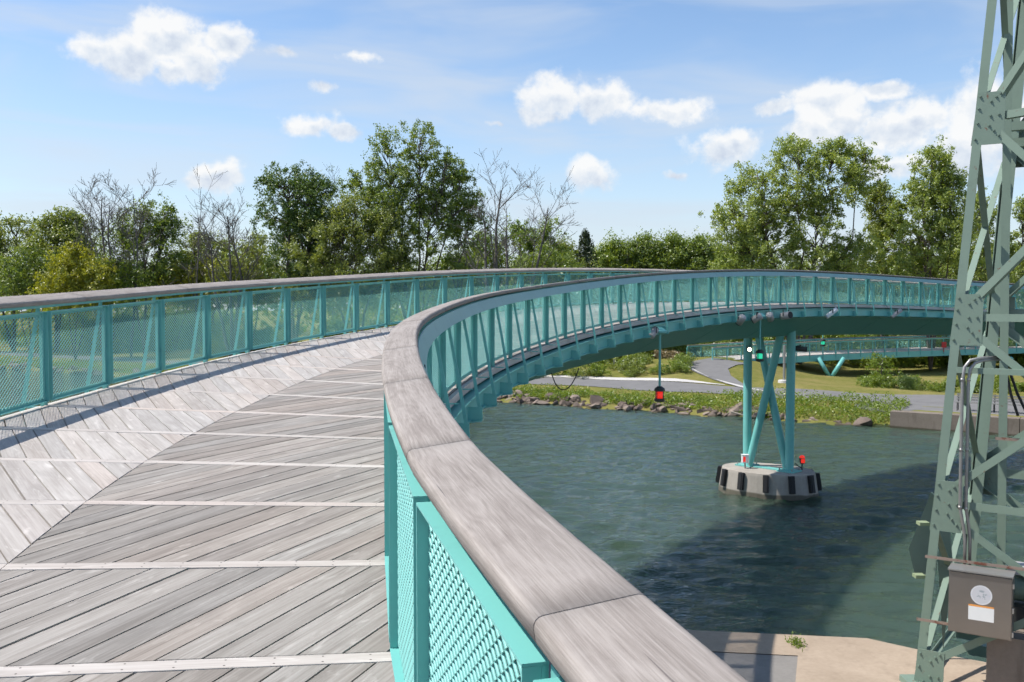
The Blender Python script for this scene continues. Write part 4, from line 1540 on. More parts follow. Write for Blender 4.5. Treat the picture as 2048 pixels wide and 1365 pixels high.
for z0_, z1_ in zip(ZP[:-1], ZP[1:]):
    # front face: crossing angles from joint to joint
    brace(fl(z0_ + .26) + W_ * 0.30 - B_ * .018, fr_(z1_ - .26) - W_ * 0.30 - B_ * .018, 0.11, 0.012, None, B_, 'brace')
    brace(fl(z1_ - .26) + W_ * 0.30 + B_ * .018, fr_(z0_ + .26) - W_ * 0.30 + B_ * .018, 0.11, 0.012, None, B_, 'brace')
    # back face
    brace(bl_(z0_ + .2) + W_ * .2, brr(z1_ - .2) - W_ * .2, 0.13, 0.012, None, -B_, 'brace')
    brace(bl_(z1_ - .2) + W_ * .2, brr(z0_ + .2) - W_ * .2, 0.13, 0.012, None, -B_, 'brace')
    # left face: flat bars
    b = MB(); b.bar(fl(z0_ + .30) + W_ * .10 + B_ * .04, bl_(z1_ - .25) + W_ * .02, .016, 0.095, W_); b.build('brace', M_GREEN, tower)
    b = MB(); b.bar(fl(z1_ - .36) + W_ * .06 + B_ * .04, bl_(z0_ + .25) + W_ * .06, .016, 0.095, W_); b.build('brace', M_GREEN, tower)
    b = MB(); b.bar(fr_(z0_ + .30) - W_ * .10 + B_ * .04, brr(z1_ - .25) - W_ * .02, .016, 0.095, W_); b.build('brace', M_GREEN, tower)
# mid-height girt, inner vertical angle, lower strut
z = zrow(734, DF); brace(fl(z) + W_ * .10, fr_(z) - W_ * .10, 0.085, 0.01, Vector((0, 0, -1)), B_, 'girt')
b = MB(); b.angle(at(1990, 1345, 15.4), at(2012, -200, 15.4), 0.125, 0.012, W_, B_); b.build('inner_post', M_GREEN, tower)
z = zrow(1343, 14.6); brace(fl(z) + W_ * .2 + B_ * .02, fr_(z) - W_ * .2 + B_ * .02, 0.14, 0.012, Vector((0, 0, -1)), B_, 'tie')
z = zrow(1308, 16.2); brace(bl_(z) + W_ * .2, brr(z) - W_ * .2, 0.2, 0.012, Vector((0, 0, -1)), B_, 'tie')
# cross platform beams high up on the right
for py_, dd in ((262, 15.8), (295, 16.0)):
    brace(at(2014, py_, dd), at(2014, py_, dd) + W_ * 2.4, 0.14, 0.012, Vector((0, 0, 1)), B_, 'tie')
# rusty rails across the face
for py_, x0_, x1_, mt in ((1116, 1850, None, 0), (1241, 1833, 1902, 0), (880, 1990, None, 0)):
    b = MB()
    p = at(x0_, py_, DF - .08)
    q = p + W_ * (2.6 if x1_ is None else 0.62)
    b.angle(p, q, 0.042, 0.006, Vector((0, 0, 1)), B_)
    b.build('rusty_rail', M_RUST, tower)
# flared plate and tabs beyond the front leg
b = MB()
poly = [at(1862, 985, 14.7), at(1817, 1098, 14.7), at(1830, 1150, 14.7), at(1860, 1150, 14.7), at(1880, 1000, 14.7)]
th = B_ * .05
n = len(poly)
b.add([p for p in poly] + [p + th for p in poly], [tuple(range(n)), tuple(reversed(range(n, 2 * n)))] + [(i, i + n, (i + 1) % n + n, (i + 1) % n) for i in range(n)])
b.build('flared_plate', M_GREEN, tower)
for (x_, y_) in ((1846, 1047), (1838, 1152)):
    b = MB(); p = at(x_, y_, 14.4); b.box(p, (0.15, 0.14, 0.05)); b.build('tab', M_YEL, tower)
b = MB()
poly = [at(1882, 1010, 15.3), at(1876, 1130, 15.3), at(1886, 1300, 15.3), at(1905, 1130, 15.3), at(1895, 1000, 15.3)]
n = len(poly)
b.add([p for p in poly] + [p + th for p in poly], [tuple(range(n)), tuple(reversed(range(n, 2 * n)))] + [(i, i + n, (i + 1) % n + n, (i + 1) % n) for i in range(n)])
b.build('web_plate', M_GREEN, tower)
# footing
for leg in (fl, fr_, bl_, brr):
    b = MB(); c = leg(ZB); b.box((c.x + .1, c.y, qz + 0.05), (0.45, 0.45, 0.09)); b.build('footing', M_GREEN, tower)

# conduits and stainless cabinet
for pts_, nm in (([(1929, 1142), (1930, 1080), (1926, 1050), (1920, 1015), (1922, 900), (1925, 760), (1929, 735), (1940, 721), (1960, 717), (2004, 714)], 0),
                 ([(1939, 1142), (1940, 1080), (1937, 1050), (1932, 1018), (1934, 900), (1937, 760), (1941, 738), (1951, 726), (1968, 721), (2004, 718)], 1)):
    b = MB()
    b.tube([at(x_, y_, 13.92) for x_, y_ in pts_], 0.024, 8)
    for x_, y_ in (pts_[3], pts_[4], pts_[5]):
        b.tube([at(x_, y_ - 3, 13.92), at(x_, y_ + 3, 13.92)], 0.030, 8)
    tag(b.build('conduit', M_GALV, smooth=True), ('left' if nm == 0 else 'right') + ' one of the two grey conduits rising from the steel cabinet', 'conduit', 'conduits on the tower')
cp = at(1897, 1200, 13.65)
cw, chh, cd = 0.82, 0.90, 0.28
Mx = Matrix((W_, B_, Vector((0, 0, 1)))).transposed()
cc_ = cp + W_ * cw / 2 + B_ * cd / 2
cab = empty('steel_cabinet', (cc_.x, cc_.y, cc_.z - chh / 2), 'stainless steel electrical cabinet with round sticker mounted on the tower', 'cabinet')
b = MB(); b.box(cc_, (cw, cd, chh), Mx); b.build('body', M_STEEL, cab)
b = MB(); b.box(cc_ - B_ * (cd / 2 + .014), (cw - .02, .025, chh - .04), Mx); door = b.build('door', M_STEEL, cab)
b = MB(); b.box(cc_ + Vector((0, 0, chh / 2 + .012)) - B_ * .02, (cw + .02, cd + .08, .02), Mx); b.build('drip_hood', M_GALV, cab)
for zz_ in (.33, -.02, -.36):
    b = MB(); b.box(cc_ + W_ * (cw / 2 + .012) - B_ * (cd / 2) + Vector((0, 0, zz_)), (.022, .05, .07), Mx); b.build('hinge', M_GALV, cab)
b = MB()
sc_ = cc_ - B_ * (cd / 2 + .029) + W_ * 0.02 + Vector((0, 0, .145))
b.add([sc_ + W_ * .14 * math.cos(2 * math.pi * q / 28) + Vector((0, 0, .14 * math.sin(2 * math.pi * q / 28))) for q in range(28)], [tuple(range(28))])


def mat_sticker():
    m, t, bs, o = new_mat('round_sticker_print')
    g = t.node('ShaderNodeNewGeometry').outputs['Position']
    d = t.vmath('DISTANCE', g, tuple(sc_))
    n1 = t.noise(g, 22.0, 3, 0.6)
    core = t.math('MULTIPLY', t.smooth(n1, 0.50, 0.56), t.smooth(d, 0.055, 0.085, 1.0, 0.0))
    c = t.mix(core, (0.55, 0.55, 0.57), (0.30, 0.34, 0.36))
    c = t.mix(t.math('MULTIPLY', t.smooth(d, 0.118, 0.124), 0.5), c, (0.72, 0.72, 0.72))
    blue = t.math('MULTIPLY', t.smooth(t.noise(g, 9.0, 2, 0.5), 0.58, 0.66), t.smooth(d, 0.05, 0.12))
    c = t.mix(t.math('MULTIPLY', blue, 0.6), c, (0.25, 0.42, 0.62))
    t.put(bs.inputs['Base Color'], c)
    bs.inputs['Roughness'].default_value = 0.5
    return m


b.build('round_sticker', mat_sticker(), door)
lc = cc_ - B_ * (cd / 2 + .029) + W_ * 0.02 + Vector((0, 0, -.115))
b = MB(); b.add([lc + W_ * x_ + Vector((0, 0, z_)) for x_, z_ in ((-.165, -.11), (.165, -.11), (.165, .085), (-.165, .085))], [(0, 1, 2, 3)]); b.build('white_label', M_WHITE, door)
b = MB(); b.add([lc + W_ * x_ + Vector((0, 0, z_)) for x_, z_ in ((-.165, .0853), (.165, .0853), (.165, .112), (-.165, .112))], [(0, 1, 2, 3)]); b.build('orange_strip', mat_plain('orange_print', (0.75, 0.32, 0.08), 0.5), door)
# machinery pedestal behind the cabinet
pc_ = at(1974, 1330, 13.75)
ped = empty('machine_pedestal', (pc_.x, pc_.y, qz), 'grey concrete machine pedestal behind the steel cabinet', 'pedestal')
b = MB(); hp = at(1974, 1272, 13.6).z - qz
c = pc_ + W_ * 0.95 + B_ * 0.35; b.box((c.x, c.y, qz + hp / 2), (1.9, 0.9, hp), Mx); b.build('block', M_CONC2, ped)
mc = at(2040, 1205, 14.1)
mach = empty('winch_motor', (mc.x, mc.y, qz + hp), 'dark green winch motor standing on the concrete pedestal', 'motor')
b = MB(); c = Vector((mc.x + .25, mc.y - .1, qz + hp + .17)); b.box(c, (1.0, .55, .30), Mx); b.build('gearbox', M_DARK, mach)
b = MB(); c2 = c + Vector((0, 0, .36)); b.tube([c2 - W_ * .42, c2 + W_ * .5], .19, 18); b.build('drum', M_GREEN, mach, True)
b = MB(); b.box(c + Vector((0, 0, .66)) - W_ * .05, (.75, .42, .10), Mx); b.build('cover', M_GREY, mach)
# black hanging cables at the right edge
for k_, (a0, a1) in enumerate((((2013, 745), (2036, 832)), ((2020, 745), (2056, 832)))):
    b = MB(); b.tube([at(a0[0], a0[1], 15.6), at((a0[0] + a1[0]) / 2 - 3, (a0[1] + a1[1]) / 2, 15.6), at(a1[0], a1[1], 15.6)], .022, 6)
    tag(b.build('black_cable', M_BLACK), ('left' if k_ == 0 else 'right') + ' one of two black cables slanting down inside the tower', 'cable', 'black cables in the tower')

# ------------------------------------------------------------------ small things on the far bank
def bench(px, py, label):
    p = gp(px, py, 0.9); p.z = hfar(p.x, p.y) + .03
    e_ = empty('bench', p, label, 'bench', 'benches on the far wharf')
    Mx = Matrix((T, N, Vector((0, 0, 1)))).transposed()
    for i in range(4):
        b = MB(); b.box(p + N * (-.18 + .12 * i) + Vector((0, 0, .45)), (1.7, .09, .03), Mx); b.build('seat_slat', M_GALV, e_)
    for i in range(3):
        b = MB(); b.box(p + N * (.27 + .03 * i) + Vector((0, 0, .58 + .13 * i)), (1.7, .03, .09), Mx); b.build('back_slat', M_GALV, e_)
    for s_ in (-.75, .75):
        b = MB(); b.tube([p + T * s_ - N * .22, p + T * s_ - N * .2 + Vector((0, 0, .44)), p + T * s_ + N * .24 + Vector((0, 0, .44)), p + T * s_ + N * .36 + Vector((0, 0, .92))], .025, 6); b.build('frame', M_DARK, e_)
        b = MB(); b.tube([p + T * s_ + N * .26, p + T * s_ + N * .22 + Vector((0, 0, .44))], .025, 6); b.build('leg', M_DARK, e_)


bench(1946, 822, 'dark framed bench on the wharf seen through the tower, left of the two')
bench(2020, 826, 'bench on the wharf seen at the right edge behind the tower')
p = gp(1228, 738, 1.3); p.z = hfar(p.x, p.y)
e_ = empty('path_sign', p, 'small grey post sign among the shrubs beyond the path edge', 'sign')
b = MB(); b.box(p + Vector((0, 0, .75)), (.12, .12, 1.5)); b.build('post', M_GALV, e_)
b = MB(); b.box(p + Vector((0, -.08, 1.5)), (.75, .05, .22)); b.build('board', M_GALV, e_)
p = gp(1568, 771, 0.95); p.z = hfar(p.x, p.y)
e_ = empty('light_pole', p, 'grey pole on a white concrete foot seen between the pier columns', 'pole')
b = MB(); b.lathe((p.x, p.y, p.z), [(.42, 0), (.40, .16), (.30, .20)], 16); b.build('foot', M_KERB, e_)
b = MB(); b.tube([p + Vector((0, 0, .2)), p + Vector((0, 0, 2.6))], .09, 10); b.build('shaft', M_GALV, e_)

# ------------------------------------------------------------------ rocks, weeds and shrubs on the far bank
def rock_mesh(name, seed, mat):
    r = np.random.default_rng(seed)
    import bmesh
    bm = bmesh.new()
    bmesh.ops.create_icosphere(bm, subdivisions=2, radius=1.0)
    dirs = r.normal(size=(7, 3)); dirs /= np.linalg.norm(dirs, axis=1)[:, None]
    lim = r.uniform(0.30, 0.72, 7)
    for v in bm.verts:
        p = np.array(v.co)
        for d, l in zip(dirs, lim):
            k = p @ d
            if k > l:
                p = p - d * (k - l) * 0.97
        p += r.normal(0, 0.02, 3)
        v.co = Vector(p)
    me = bpy.data.meshes.new(name)
    bm.to_mesh(me); bm.free()
    me.materials.append(mat)
    return me


ROCKS = [rock_mesh('rock', 40 + i, M_ROCK if i % 3 else M_ROCKP) for i in range(7)]
rr_ = np.random.default_rng(12)
spots = []
for q in range(185):
    u = rr_.uniform(-3.0, 17.5)
    spots.append((u, rr_.uniform(-0.35, 0.9) if rr_.random() < 0.8 else rr_.uniform(0.8, 1.7), rr_.uniform(0.16, 0.42)))
for q in range(10):
    spots.append((rr_.uniform(17.5, 22.6), rr_.uniform(-0.3, 0.3), rr_.uniform(0.2, 0.45)))
for q in range(70):
    spots.append((rr_.uniform(-62, -30), rr_.uniform(-0.3, 1.4), rr_.uniform(0.25, 0.60)))
spots += [(14.2, 0.75, 0.62), (21.4, 0.1, 0.6), (2.5, 0.9, 0.6), (5.0, 0.6, 0.7), (1.0, 1.2, 0.62)]
for (u, v, r) in spots:
    p = uv2w(u, v)
    z = hfar(p.x, p.y)
    o = link('rock', ROCKS[int(rr_.integers(0, 7))])
    o.location = (p.x, p.y, max(z, -0.1) + r * 0.04)
    o.rotation_euler = (rr_.uniform(-.5, .5), rr_.uniform(-.5, .5), rr_.uniform(0, 6.28))
    o.scale = (r * rr_.uniform(0.8, 1.7), r * rr_.uniform(0.7, 1.2), r * rr_.uniform(0.45, 0.95))
    if u > -10:
        shade = 'pale' if o.data.materials[0] is M_ROCKP else 'brown'
        size = 'large' if r > 0.36 else ('mid sized' if r > 0.26 else 'small')
        where = 'just below the drooping cable' if u < 2 else ('left of the red lantern' if u < 5 else ('below and right of the red lantern' if u < 9 else ('left of the pier columns' if u < 13.5 else ('behind the pier columns' if u < 18 else 'by the end of the wharf wall'))))
        tag(o, size + ' ' + shade + ' rock ' + ('at the water edge ' if v < .55 else 'up on the weedy bank ') + where, 'rock', 'rocks on the far bank by the bridge')
    else:
        tag(o, ('large' if r > .45 else 'small') + ' rock on the distant bank seen through the left mesh, ' + ('at the left edge' if u < -50 else ('at the second post' if u < -40 else 'at the third post')), 'rock', 'rocks on the far bank at the left')
b = MB(); p = gp(1462, 829, .2); b.tube([(p.x, p.y, .35), (p.x + .9, p.y - .5, .12)], [.06, .03], 6)
tag(b.build('driftwood', M_DRIFT), 'pale driftwood stick lying on the rocks at the water edge', 'driftwood')


def leaf_quads(pos, size, nrm_bias, r, up=0.5, aspect=0.55):
    """rhombic leaves at pos (n,3); sizes (n,); orientation random with some upward/outward bias"""
    n = len(pos)
    nr = r.normal(size=(n, 3))
    nr /= np.linalg.norm(nr, axis=1)[:, None] + 1e-9
    nr = nr + nrm_bias + np.array([0, 0, up])
    nr /= np.linalg.norm(nr, axis=1)[:, None] + 1e-9
    t = r.normal(size=(n, 3))
    t -= nr * (t * nr).sum(1)[:, None]
    t /= np.linalg.norm(t, axis=1)[:, None] + 1e-9
    bt = np.cross(nr, t)
    a = t * (size / 2)[:, None]
    b = bt * (size / 2 * aspect)[:, None]
    mid = nr * (size * 0.10)[:, None]
    V = np.stack([pos - a, pos + b - mid * 0 + a * .1, pos + a, pos - b + a * .1], 1).reshape(-1, 3)
    return V, np.arange(n * 4).reshape(n, 4)


# low weeds and grasses covering the bank slope
nw = 110000
u = rr_.uniform(-72, 23.2, nw)
v = np.abs(rr_.normal(0, 1.0, nw)) * 1.5 + 0.62
right = u > 12.5
v = np.where(right, rr_.uniform(0.15, 4.4, nw), v)
keep = (v < 4.6) & ((np.sin(u * 1.3) + np.sin(u * 0.47 + 2) + np.sin(v * 2.1 + u * .8) > -1.5 - right * 3)) & (rr_.random(nw) < np.where(u < -8, 0.6, 1.0))
u, v = u[keep], v[keep]
right = right[keep]
P3 = np.array([list(uv2w(a, b_)) for a, b_ in zip(u, v)])
zt = np.array([max(0.05, hfar(x, y)) for x, y in P3[:, :2]])
hgt = rr_.random(len(u)) * np.where(right, 0.55, np.where(v < 2.4, 0.38, 0.12))
hgt *= 0.5 + 0.8 * np.clip(np.sin(u * 2.1) * np.sin(v * 2.7 + u) + 0.5, 0, 1)
P3[:, 2] = zt + hgt
V, F = leaf_quads(P3, rr_.uniform(0.07, 0.16, len(u)), 0, rr_, 0.7)
o = link('bank_weeds', raw_mesh('bank_weeds', V, F, M_LEAF['weed']))
o['kind'] = 'stuff'
tag(o, 'green weeds covering the far bank slope above the rocks', 'weeds')

# weeds growing from the quay joint
pj = gp(1592, 1290, qz)
n = 160
V, F = leaf_quads(np.array([pj.x, pj.y, qz]) + rr_.normal(0, 1, (n, 3)) * np.array([.07, .12, 0]) + np.abs(rr_.normal(0, 1, (n, 3))) * np.array([0, 0, .06]), rr_.uniform(.04, .09, n), 0, rr_, .5, .35)
o = link('joint_weed', raw_mesh('joint_weed', V, F, M_LEAF['weed']))
o['kind'] = 'stuff'
tag(o, 'small green weed growing from the joint in the quay concrete', 'plant')


# ------------------------------------------------------------------ trees
def limb_pts(p0, p1, r, sag=0.0, n=5, wig=0.05):
    L = (p1 - p0).length
    pts = []
    for i in range(n + 1):
        t_ = i / n
        p = p0.lerp(p1, t_)
        k = math.sin(math.pi * t_) * L
        pts.append(p + Vector((r.normal(0, wig), r.normal(0, wig), r.normal(0, wig * .6) + sag)) * k)
    return pts


def crown_tree(name, label, px, D_, top_py, leaders, kind, seed, leaf=0.30, n_leaf=7000, clump=0.95, trunk_r=0.28, bark=None, group=None, lean=0.0, cat='tree', dens=1.0, sink=0.0, up=0.35, droop=0.0):
    """leaders: (dx px, top py, half width px, bottom py, share) - each a sub-crown with its own stem"""
    r = np.random.default_rng(seed)
    base = at(px, 700, D_)
    base.z = hfar(base.x, base.y) - 0.1 - sink
    e_ = empty(name, base, label, cat, group)
    wood = MB()
    Ls, Ns, Ss = [], [], []
    tot = sum(l[4] for l in leaders)
    for (dxp, tpy, hwp, bot_py, share) in leaders:
        top = at(px + dxp, tpy, D_)
        bot = at(px + dxp * 0.9, bot_py, D_)
        hw = hwp * 1.14 / FPX * D_
        H = top.z - bot.z
        stem_top = Vector((top.x, top.y + r.normal(0, hw * .3), top.z - H * .12))
        fork = Vector((base.x + (top.x - base.x) * .25, base.y, base.z + (top.z - base.z) * r.uniform(.18, .32)))
        sp = limb_pts(base, fork, r, 0, 3, .015)[:-1] + limb_pts(fork, stem_top, r, 0, 6, .03)
        m = len(sp)
        rr0 = trunk_r * .75 * (0.55 + 0.45 * min(1, share / tot * 2))
        wood.tube(sp, [rr0 * (1 - .90 * (i / (m - 1)) ** .8) + .02 for i in range(m)], 8)
        nc = max(10, int(84 * share / tot * len(leaders) ** .75 * dens))
        per = int(n_leaf * 3.4 * share / tot / nc)
        for c in range(nc):
            t_ = r.beta(1.25, 1.0)
            t_ = min(0.985, max(0.02, t_))
            prof = (math.sin(math.pi * min(1, (0.10 + 0.87 * t_)) ** 0.85)) ** 0.60
            ang = r.uniform(0, 2 * math.pi)
            rad = hw * prof * math.sqrt(r.uniform(0.12, 1.0))
            cpt = Vector((bot.x + (top.x - bot.x) * t_ + math.cos(ang) * rad, bot.y + math.sin(ang) * rad * 0.9, bot.z + H * t_))
            # branch from the stem to the clump
            t_b = max(0.12, t_ - r.uniform(.10, .30))
            stem_p = fork.lerp(stem_top, min(1, max(0.0, (bot.z + H * t_b - fork.z) / max(.1, stem_top.z - fork.z))))
            if r.random() < 0.75:
                wood.tube(limb_pts(stem_p, cpt, r, 0.03, 4, .05), [0.060 * trunk_r / .28, .044 * trunk_r / .28, .032 * trunk_r / .28, .022 * trunk_r / .28, .014], 5, False)
            cr_ = clump * r.uniform(.65, 1.35)
            n = int(per * r.uniform(.5, 1.5) * (cr_ / clump))
            # sub-clusters make the outline ragged
            ns = max(3, int(cr_ * 6))
            sc = r.normal(0, .52, (ns, 3)) * cr_ * np.array([1, 1, .75])
            pick = r.integers(0, ns, n)
            pos = np.array(cpt) + sc[pick] + r.normal(0, .17, (n, 3)) * cr_
            if droop:
                pos[:, 2] -= droop * np.abs(r.normal(0, 1, n)) * cr_
            Ls.append(pos)
            outv = sc[pick] / (cr_ + 1e-6) + np.array([math.cos(ang), math.sin(ang), .2]) * .4
            Ns.append(outv * 0.6)
            Ss.append(r.uniform(.6, 1.3, n) * leaf * .84)
    pos, nb, sz = np.concatenate(Ls), np.concatenate(Ns), np.concatenate(Ss)
    V, F = leaf_quads(pos, sz, nb, r, up)
    wood.build('trunk', bark or M_BARK, e_, True)
    # leaf mesh keeps world coordinates relative to the base
    V = V - np.array(base)
    me = raw_mesh('crown', V, F, M_LEAF[kind])
    o = bpy.data.objects.new('crown', me); COL.objects.link(o); o.parent = e_
    return e_


def bare_tree(name, label, px, D_, stems, seed, group, r0=0.16, depth=4):
    """stems: (dx px, top py)"""
    r = np.random.default_rng(seed)
    base = at(px, 700, D_)
    base.z = hfar(base.x, base.y) - 0.1
    e_ = empty(name, base, label, 'dead tree', group)

    def grow(mb, p, d, L, rad, lev):
        n = 4
        pts, q, dd = [p], p, d.copy()
        for i in range(n):
            dd = (dd + Vector((r.normal(0, .08), r.normal(0, .08), .05 + r.normal(0, .05)))).normalized()
            q = q + dd * L / n
            pts.append(q)
        mb.tube(pts, [max(.016, rad * (1 - .62 * i / n)) for i in range(n + 1)], 6 if lev < 2 else 4, False)
        if lev >= depth:
            return
        kids = r.integers(6, 9) if lev < 2 else r.integers(4, 7)
        for _ in range(kids):
            t_ = r.uniform(.30, 1.0)
            i = min(n - 1, int(t_ * n))
            pp = pts[i].lerp(pts[i + 1], t_ * n - i)
            sd = Vector((r.normal(0, 1), r.normal(0, .7), r.normal(.1, .5))).normalized()
            nd = (dd * .75 + sd * .72).normalized()
            grow(mb, pp, nd, L * r.uniform(.35, .58), rad * .5 * (1 - .4 * t_), lev + 1)
    for (dxp, tpy) in stems:
        mb = MB()
        top = at(px + dxp, tpy, D_)
        d = (top - base)
        mid = base.lerp(top, .48) + Vector((r.normal(0, .3), r.normal(0, .3), 0))
        mb.tube(limb_pts(base, mid, r, 0, 4, .012), [r0, r0 * .9, r0 * .8, r0 * .72, r0 * .66], 7, False)
        for _ in range(3):
            t_ = r.uniform(.55, .95)
            grow(mb, base.lerp(mid, t_), (d.normalized() + Vector((r.normal(0, .55), r.normal(0, .4), .1))).normalized(), (top - mid).length * r.uniform(.36, .56), r0 * .34, 2)
        grow(mb, mid, (top - mid).normalized(), (top - mid).length * .66, r0 * .62, 1)
        mb.build('stem', M_DEAD, e_, True)
    return e_


GT, GD = 'trees beyond the far bank', 'bare dead trees beyond the far bank'
crown_tree('broadleaf_tree', 'dense green tree at the far left edge beyond the railing', 28, 112, 440, [(0, 440, 66, 600, 1), (-70, 452, 60, 600, 1)], 'olive', 1, .34, 6500, 1.3, group=GT)
crown_tree('broadleaf_tree', 'rounded green tree second from the left behind the yellow shrub', 112, 110, 430, [(0, 436, 62, 610, 1), (36, 428, 40, 600, .7)], 'olive', 2, .34, 6500, 1.2, group=GT)
crown_tree('yellow_shrub', 'bright yellow green bush above the left handrail', 150, 96, 495, [(0, 495, 40, 620, 1), (-35, 520, 32, 620, .7), (40, 530, 34, 620, .7)], 'yellow', 3, .28, 6000, .9, .10, group='bushes beyond the far bank', cat='bush')
crown_tree('broadleaf_tree', 'green tree standing behind the two tallest bare trees at left', 290, 106, 400, [(0, 404, 56, 590, 1), (42, 416, 40, 590, .8), (-50, 430, 34, 600, .5)], 'mid', 4, .30, 6500, 1.05, group=GT, dens=.9)
crown_tree('broadleaf_tree', 'thin low green tree behind the slender bare trunks', 420, 110, 455, [(-30, 465, 40, 600, 1), (30, 480, 45, 600, 1), (95, 470, 36, 600, .8)], 'olive', 5, .30, 5000, 1.1, group=GT)
bare_tree('bare_tree', 'bare forked tree leftmost above the left handrail', 208, 100, [(-6, 322), (22, 345), (-42, 400)], 11, GD, .20)
bare_tree('bare_tree', 'tall slender bare tree beside the leafy one, second bare tree from left', 262, 100, [(22, 316), (-2, 420)], 12, GD, .15)
bare_tree('bare_tree', 'single thin straight bare trunk left of the small white cloud', 390, 104, [(2, 332)], 13, GD, .12, 3)
bare_tree('bare_tree', 'broad bare branching tree just left of the ivy covered tree', 462, 98, [(-6, 372), (34, 380), (-52, 420)], 14, GD, .20)
bare_tree('bare_tree', 'faint bare tips showing behind the ivy tree and the big willow', 668, 125, [(-4, 312), (26, 325)], 15, GD, .12, 3)
crown_tree('ivy_tree', 'dark ivy covered tree with rounded top left of the big willow', 588, 94, 325, [(-18, 335, 66, 470, 1.2), (35, 350, 52, 470, 1.0), (-6, 430, 40, 610, 1.0), (30, 460, 36, 620, .9)], 'dark', 6, .27, 11000, .95, .34, group=GT, dens=1.1)
crown_tree('willow_tree', 'broad drooping olive green willow mass right of the ivy tree', 712, 92, 390, [(0, 392, 74, 600, 1.2), (-72, 436, 64, 612, 1), (66, 410, 60, 606, 1), (-30, 420, 60, 612, .8)], 'olive', 7, .24, 12000, .95, .26, group=GT, droop=.25)
crown_tree('willow_tree', 'tallest airy tree with feathery twin tops in the middle of the treeline', 830, 94, 248, [(12, 250, 50, 420, 1.0), (-58, 268, 40, 430, .7), (62, 310, 46, 470, .8), (-40, 340, 70, 560, 1.1), (36, 380, 70, 610, 1.2), (-80, 385, 66, 600, 1.0), (-112, 350, 44, 480, .6), (92, 350, 36, 470, .5)], 'mid', 8, .25, 19000, .92, .28, group=GT, dens=1.0, up=.2)
crown_tree('broadleaf_tree', 'thin sparse tree between the tallest tree and the bare spreading one', 908, 96, 345, [(0, 348, 34, 470, .8), (34, 390, 36, 500, .7), (10, 470, 30, 600, .5)], 'mid', 9, .25, 3200, .75, .2, group=GT, dens=.6)
bare_tree('bare_tree', 'large bare tree with spreading limbs near the centre of the treeline', 990, 90, [(12, 306), (-30, 385), (58, 392)], 16, GD, .26)
bare_tree('bare_tree', 'bare limb arching up to the right of the large bare tree', 1012, 91, [(108, 352)], 17, GD, .20)
crown_tree('broadleaf_tree', 'light green rounded tree behind the large bare tree', 1040, 112, 440, [(-70, 470, 50, 600, 1), (0, 446, 46, 600, 1), (56, 448, 34, 590, .8)], 'weed', 10, .30, 6500, 1.0, group=GT)
crown_tree('broadleaf_tree', 'small olive tree just left of the dark spruce', 1128, 118, 488, [(0, 492, 36, 590, 1)], 'olive', 21, .30, 2600, 1.0, group=GT)
for i_, (x_, ty, kd, lab) in enumerate(((1225, 486, 'weed', 'light green tree just right of the dark spruce'), (1290, 476, 'mid', 'tree in the low distant row, second right of the spruce'), (1345, 480, 'weed', 'tree in the low distant row, third right of the spruce'),
                                       (1398, 478, 'mid', 'tree in the low distant row, fourth right of the spruce'), (1440, 500, 'weed', 'low tree at the foot of the big poplar on its left'))):
    crown_tree('broadleaf_tree', lab, x_, 128, ty, [(0, ty, 38, 590, 1), (-26, ty + 14, 30, 590, .7), (28, ty + 10, 30, 590, .7)], kd, 30 + i_, .36, 5000, 1.2, group='low distant tree row')
crown_tree('poplar_tree', 'big airy poplar with glittering leaves right of centre', 1600, 84, 280, [(-8, 282, 58, 430, 1.1), (70, 290, 56, 420, 1.0), (130, 300, 34, 380, .45), (-92, 335, 56, 470, .9), (-140, 400, 44, 520, .7), (40, 400, 74, 590, 1.3), (-60, 430, 80, 600, 1.3), (-110, 470, 60, 600, .9), (105, 470, 50, 600, .8)], 'poplar', 40, .25, 24000, .90, .24, group=GT, dens=1.15, up=.15)
crown_tree('broadleaf_tree', 'slim darker tree between the big poplar and the poplar by the tower', 1765, 90, 372, [(-4, 375, 32, 480, .9), (6, 440, 56, 600, 1.4)], 'olive', 41, .25, 6500, .85, .15, group=GT, dens=.9)
crown_tree('poplar_tree', 'tall poplar directly left of the steel tower', 1862, 86, 290, [(4, 293, 38, 420, .8), (40, 340, 40, 460, .7), (-28, 380, 58, 580, 1.3), (26, 430, 66, 600, 1.4)], 'poplar', 42, .25, 13000, .88, .2, group=GT, dens=1.0, up=.15)
crown_tree('broadleaf_tree', 'leafy tree seen through the tower lattice', 1962, 92, 385, [(0, 388, 50, 590, 1), (-20, 450, 50, 590, .8)], 'poplar', 43, .26, 4500, .8, .2, group=GT)
crown_tree('broadleaf_tree', 'leafy tree at the right edge beyond the tower', 2056, 90, 400, [(0, 404, 46, 590, 1), (40, 380, 50, 590, 1)], 'poplar', 44, .26, 6000, .8, .2, group=GT)


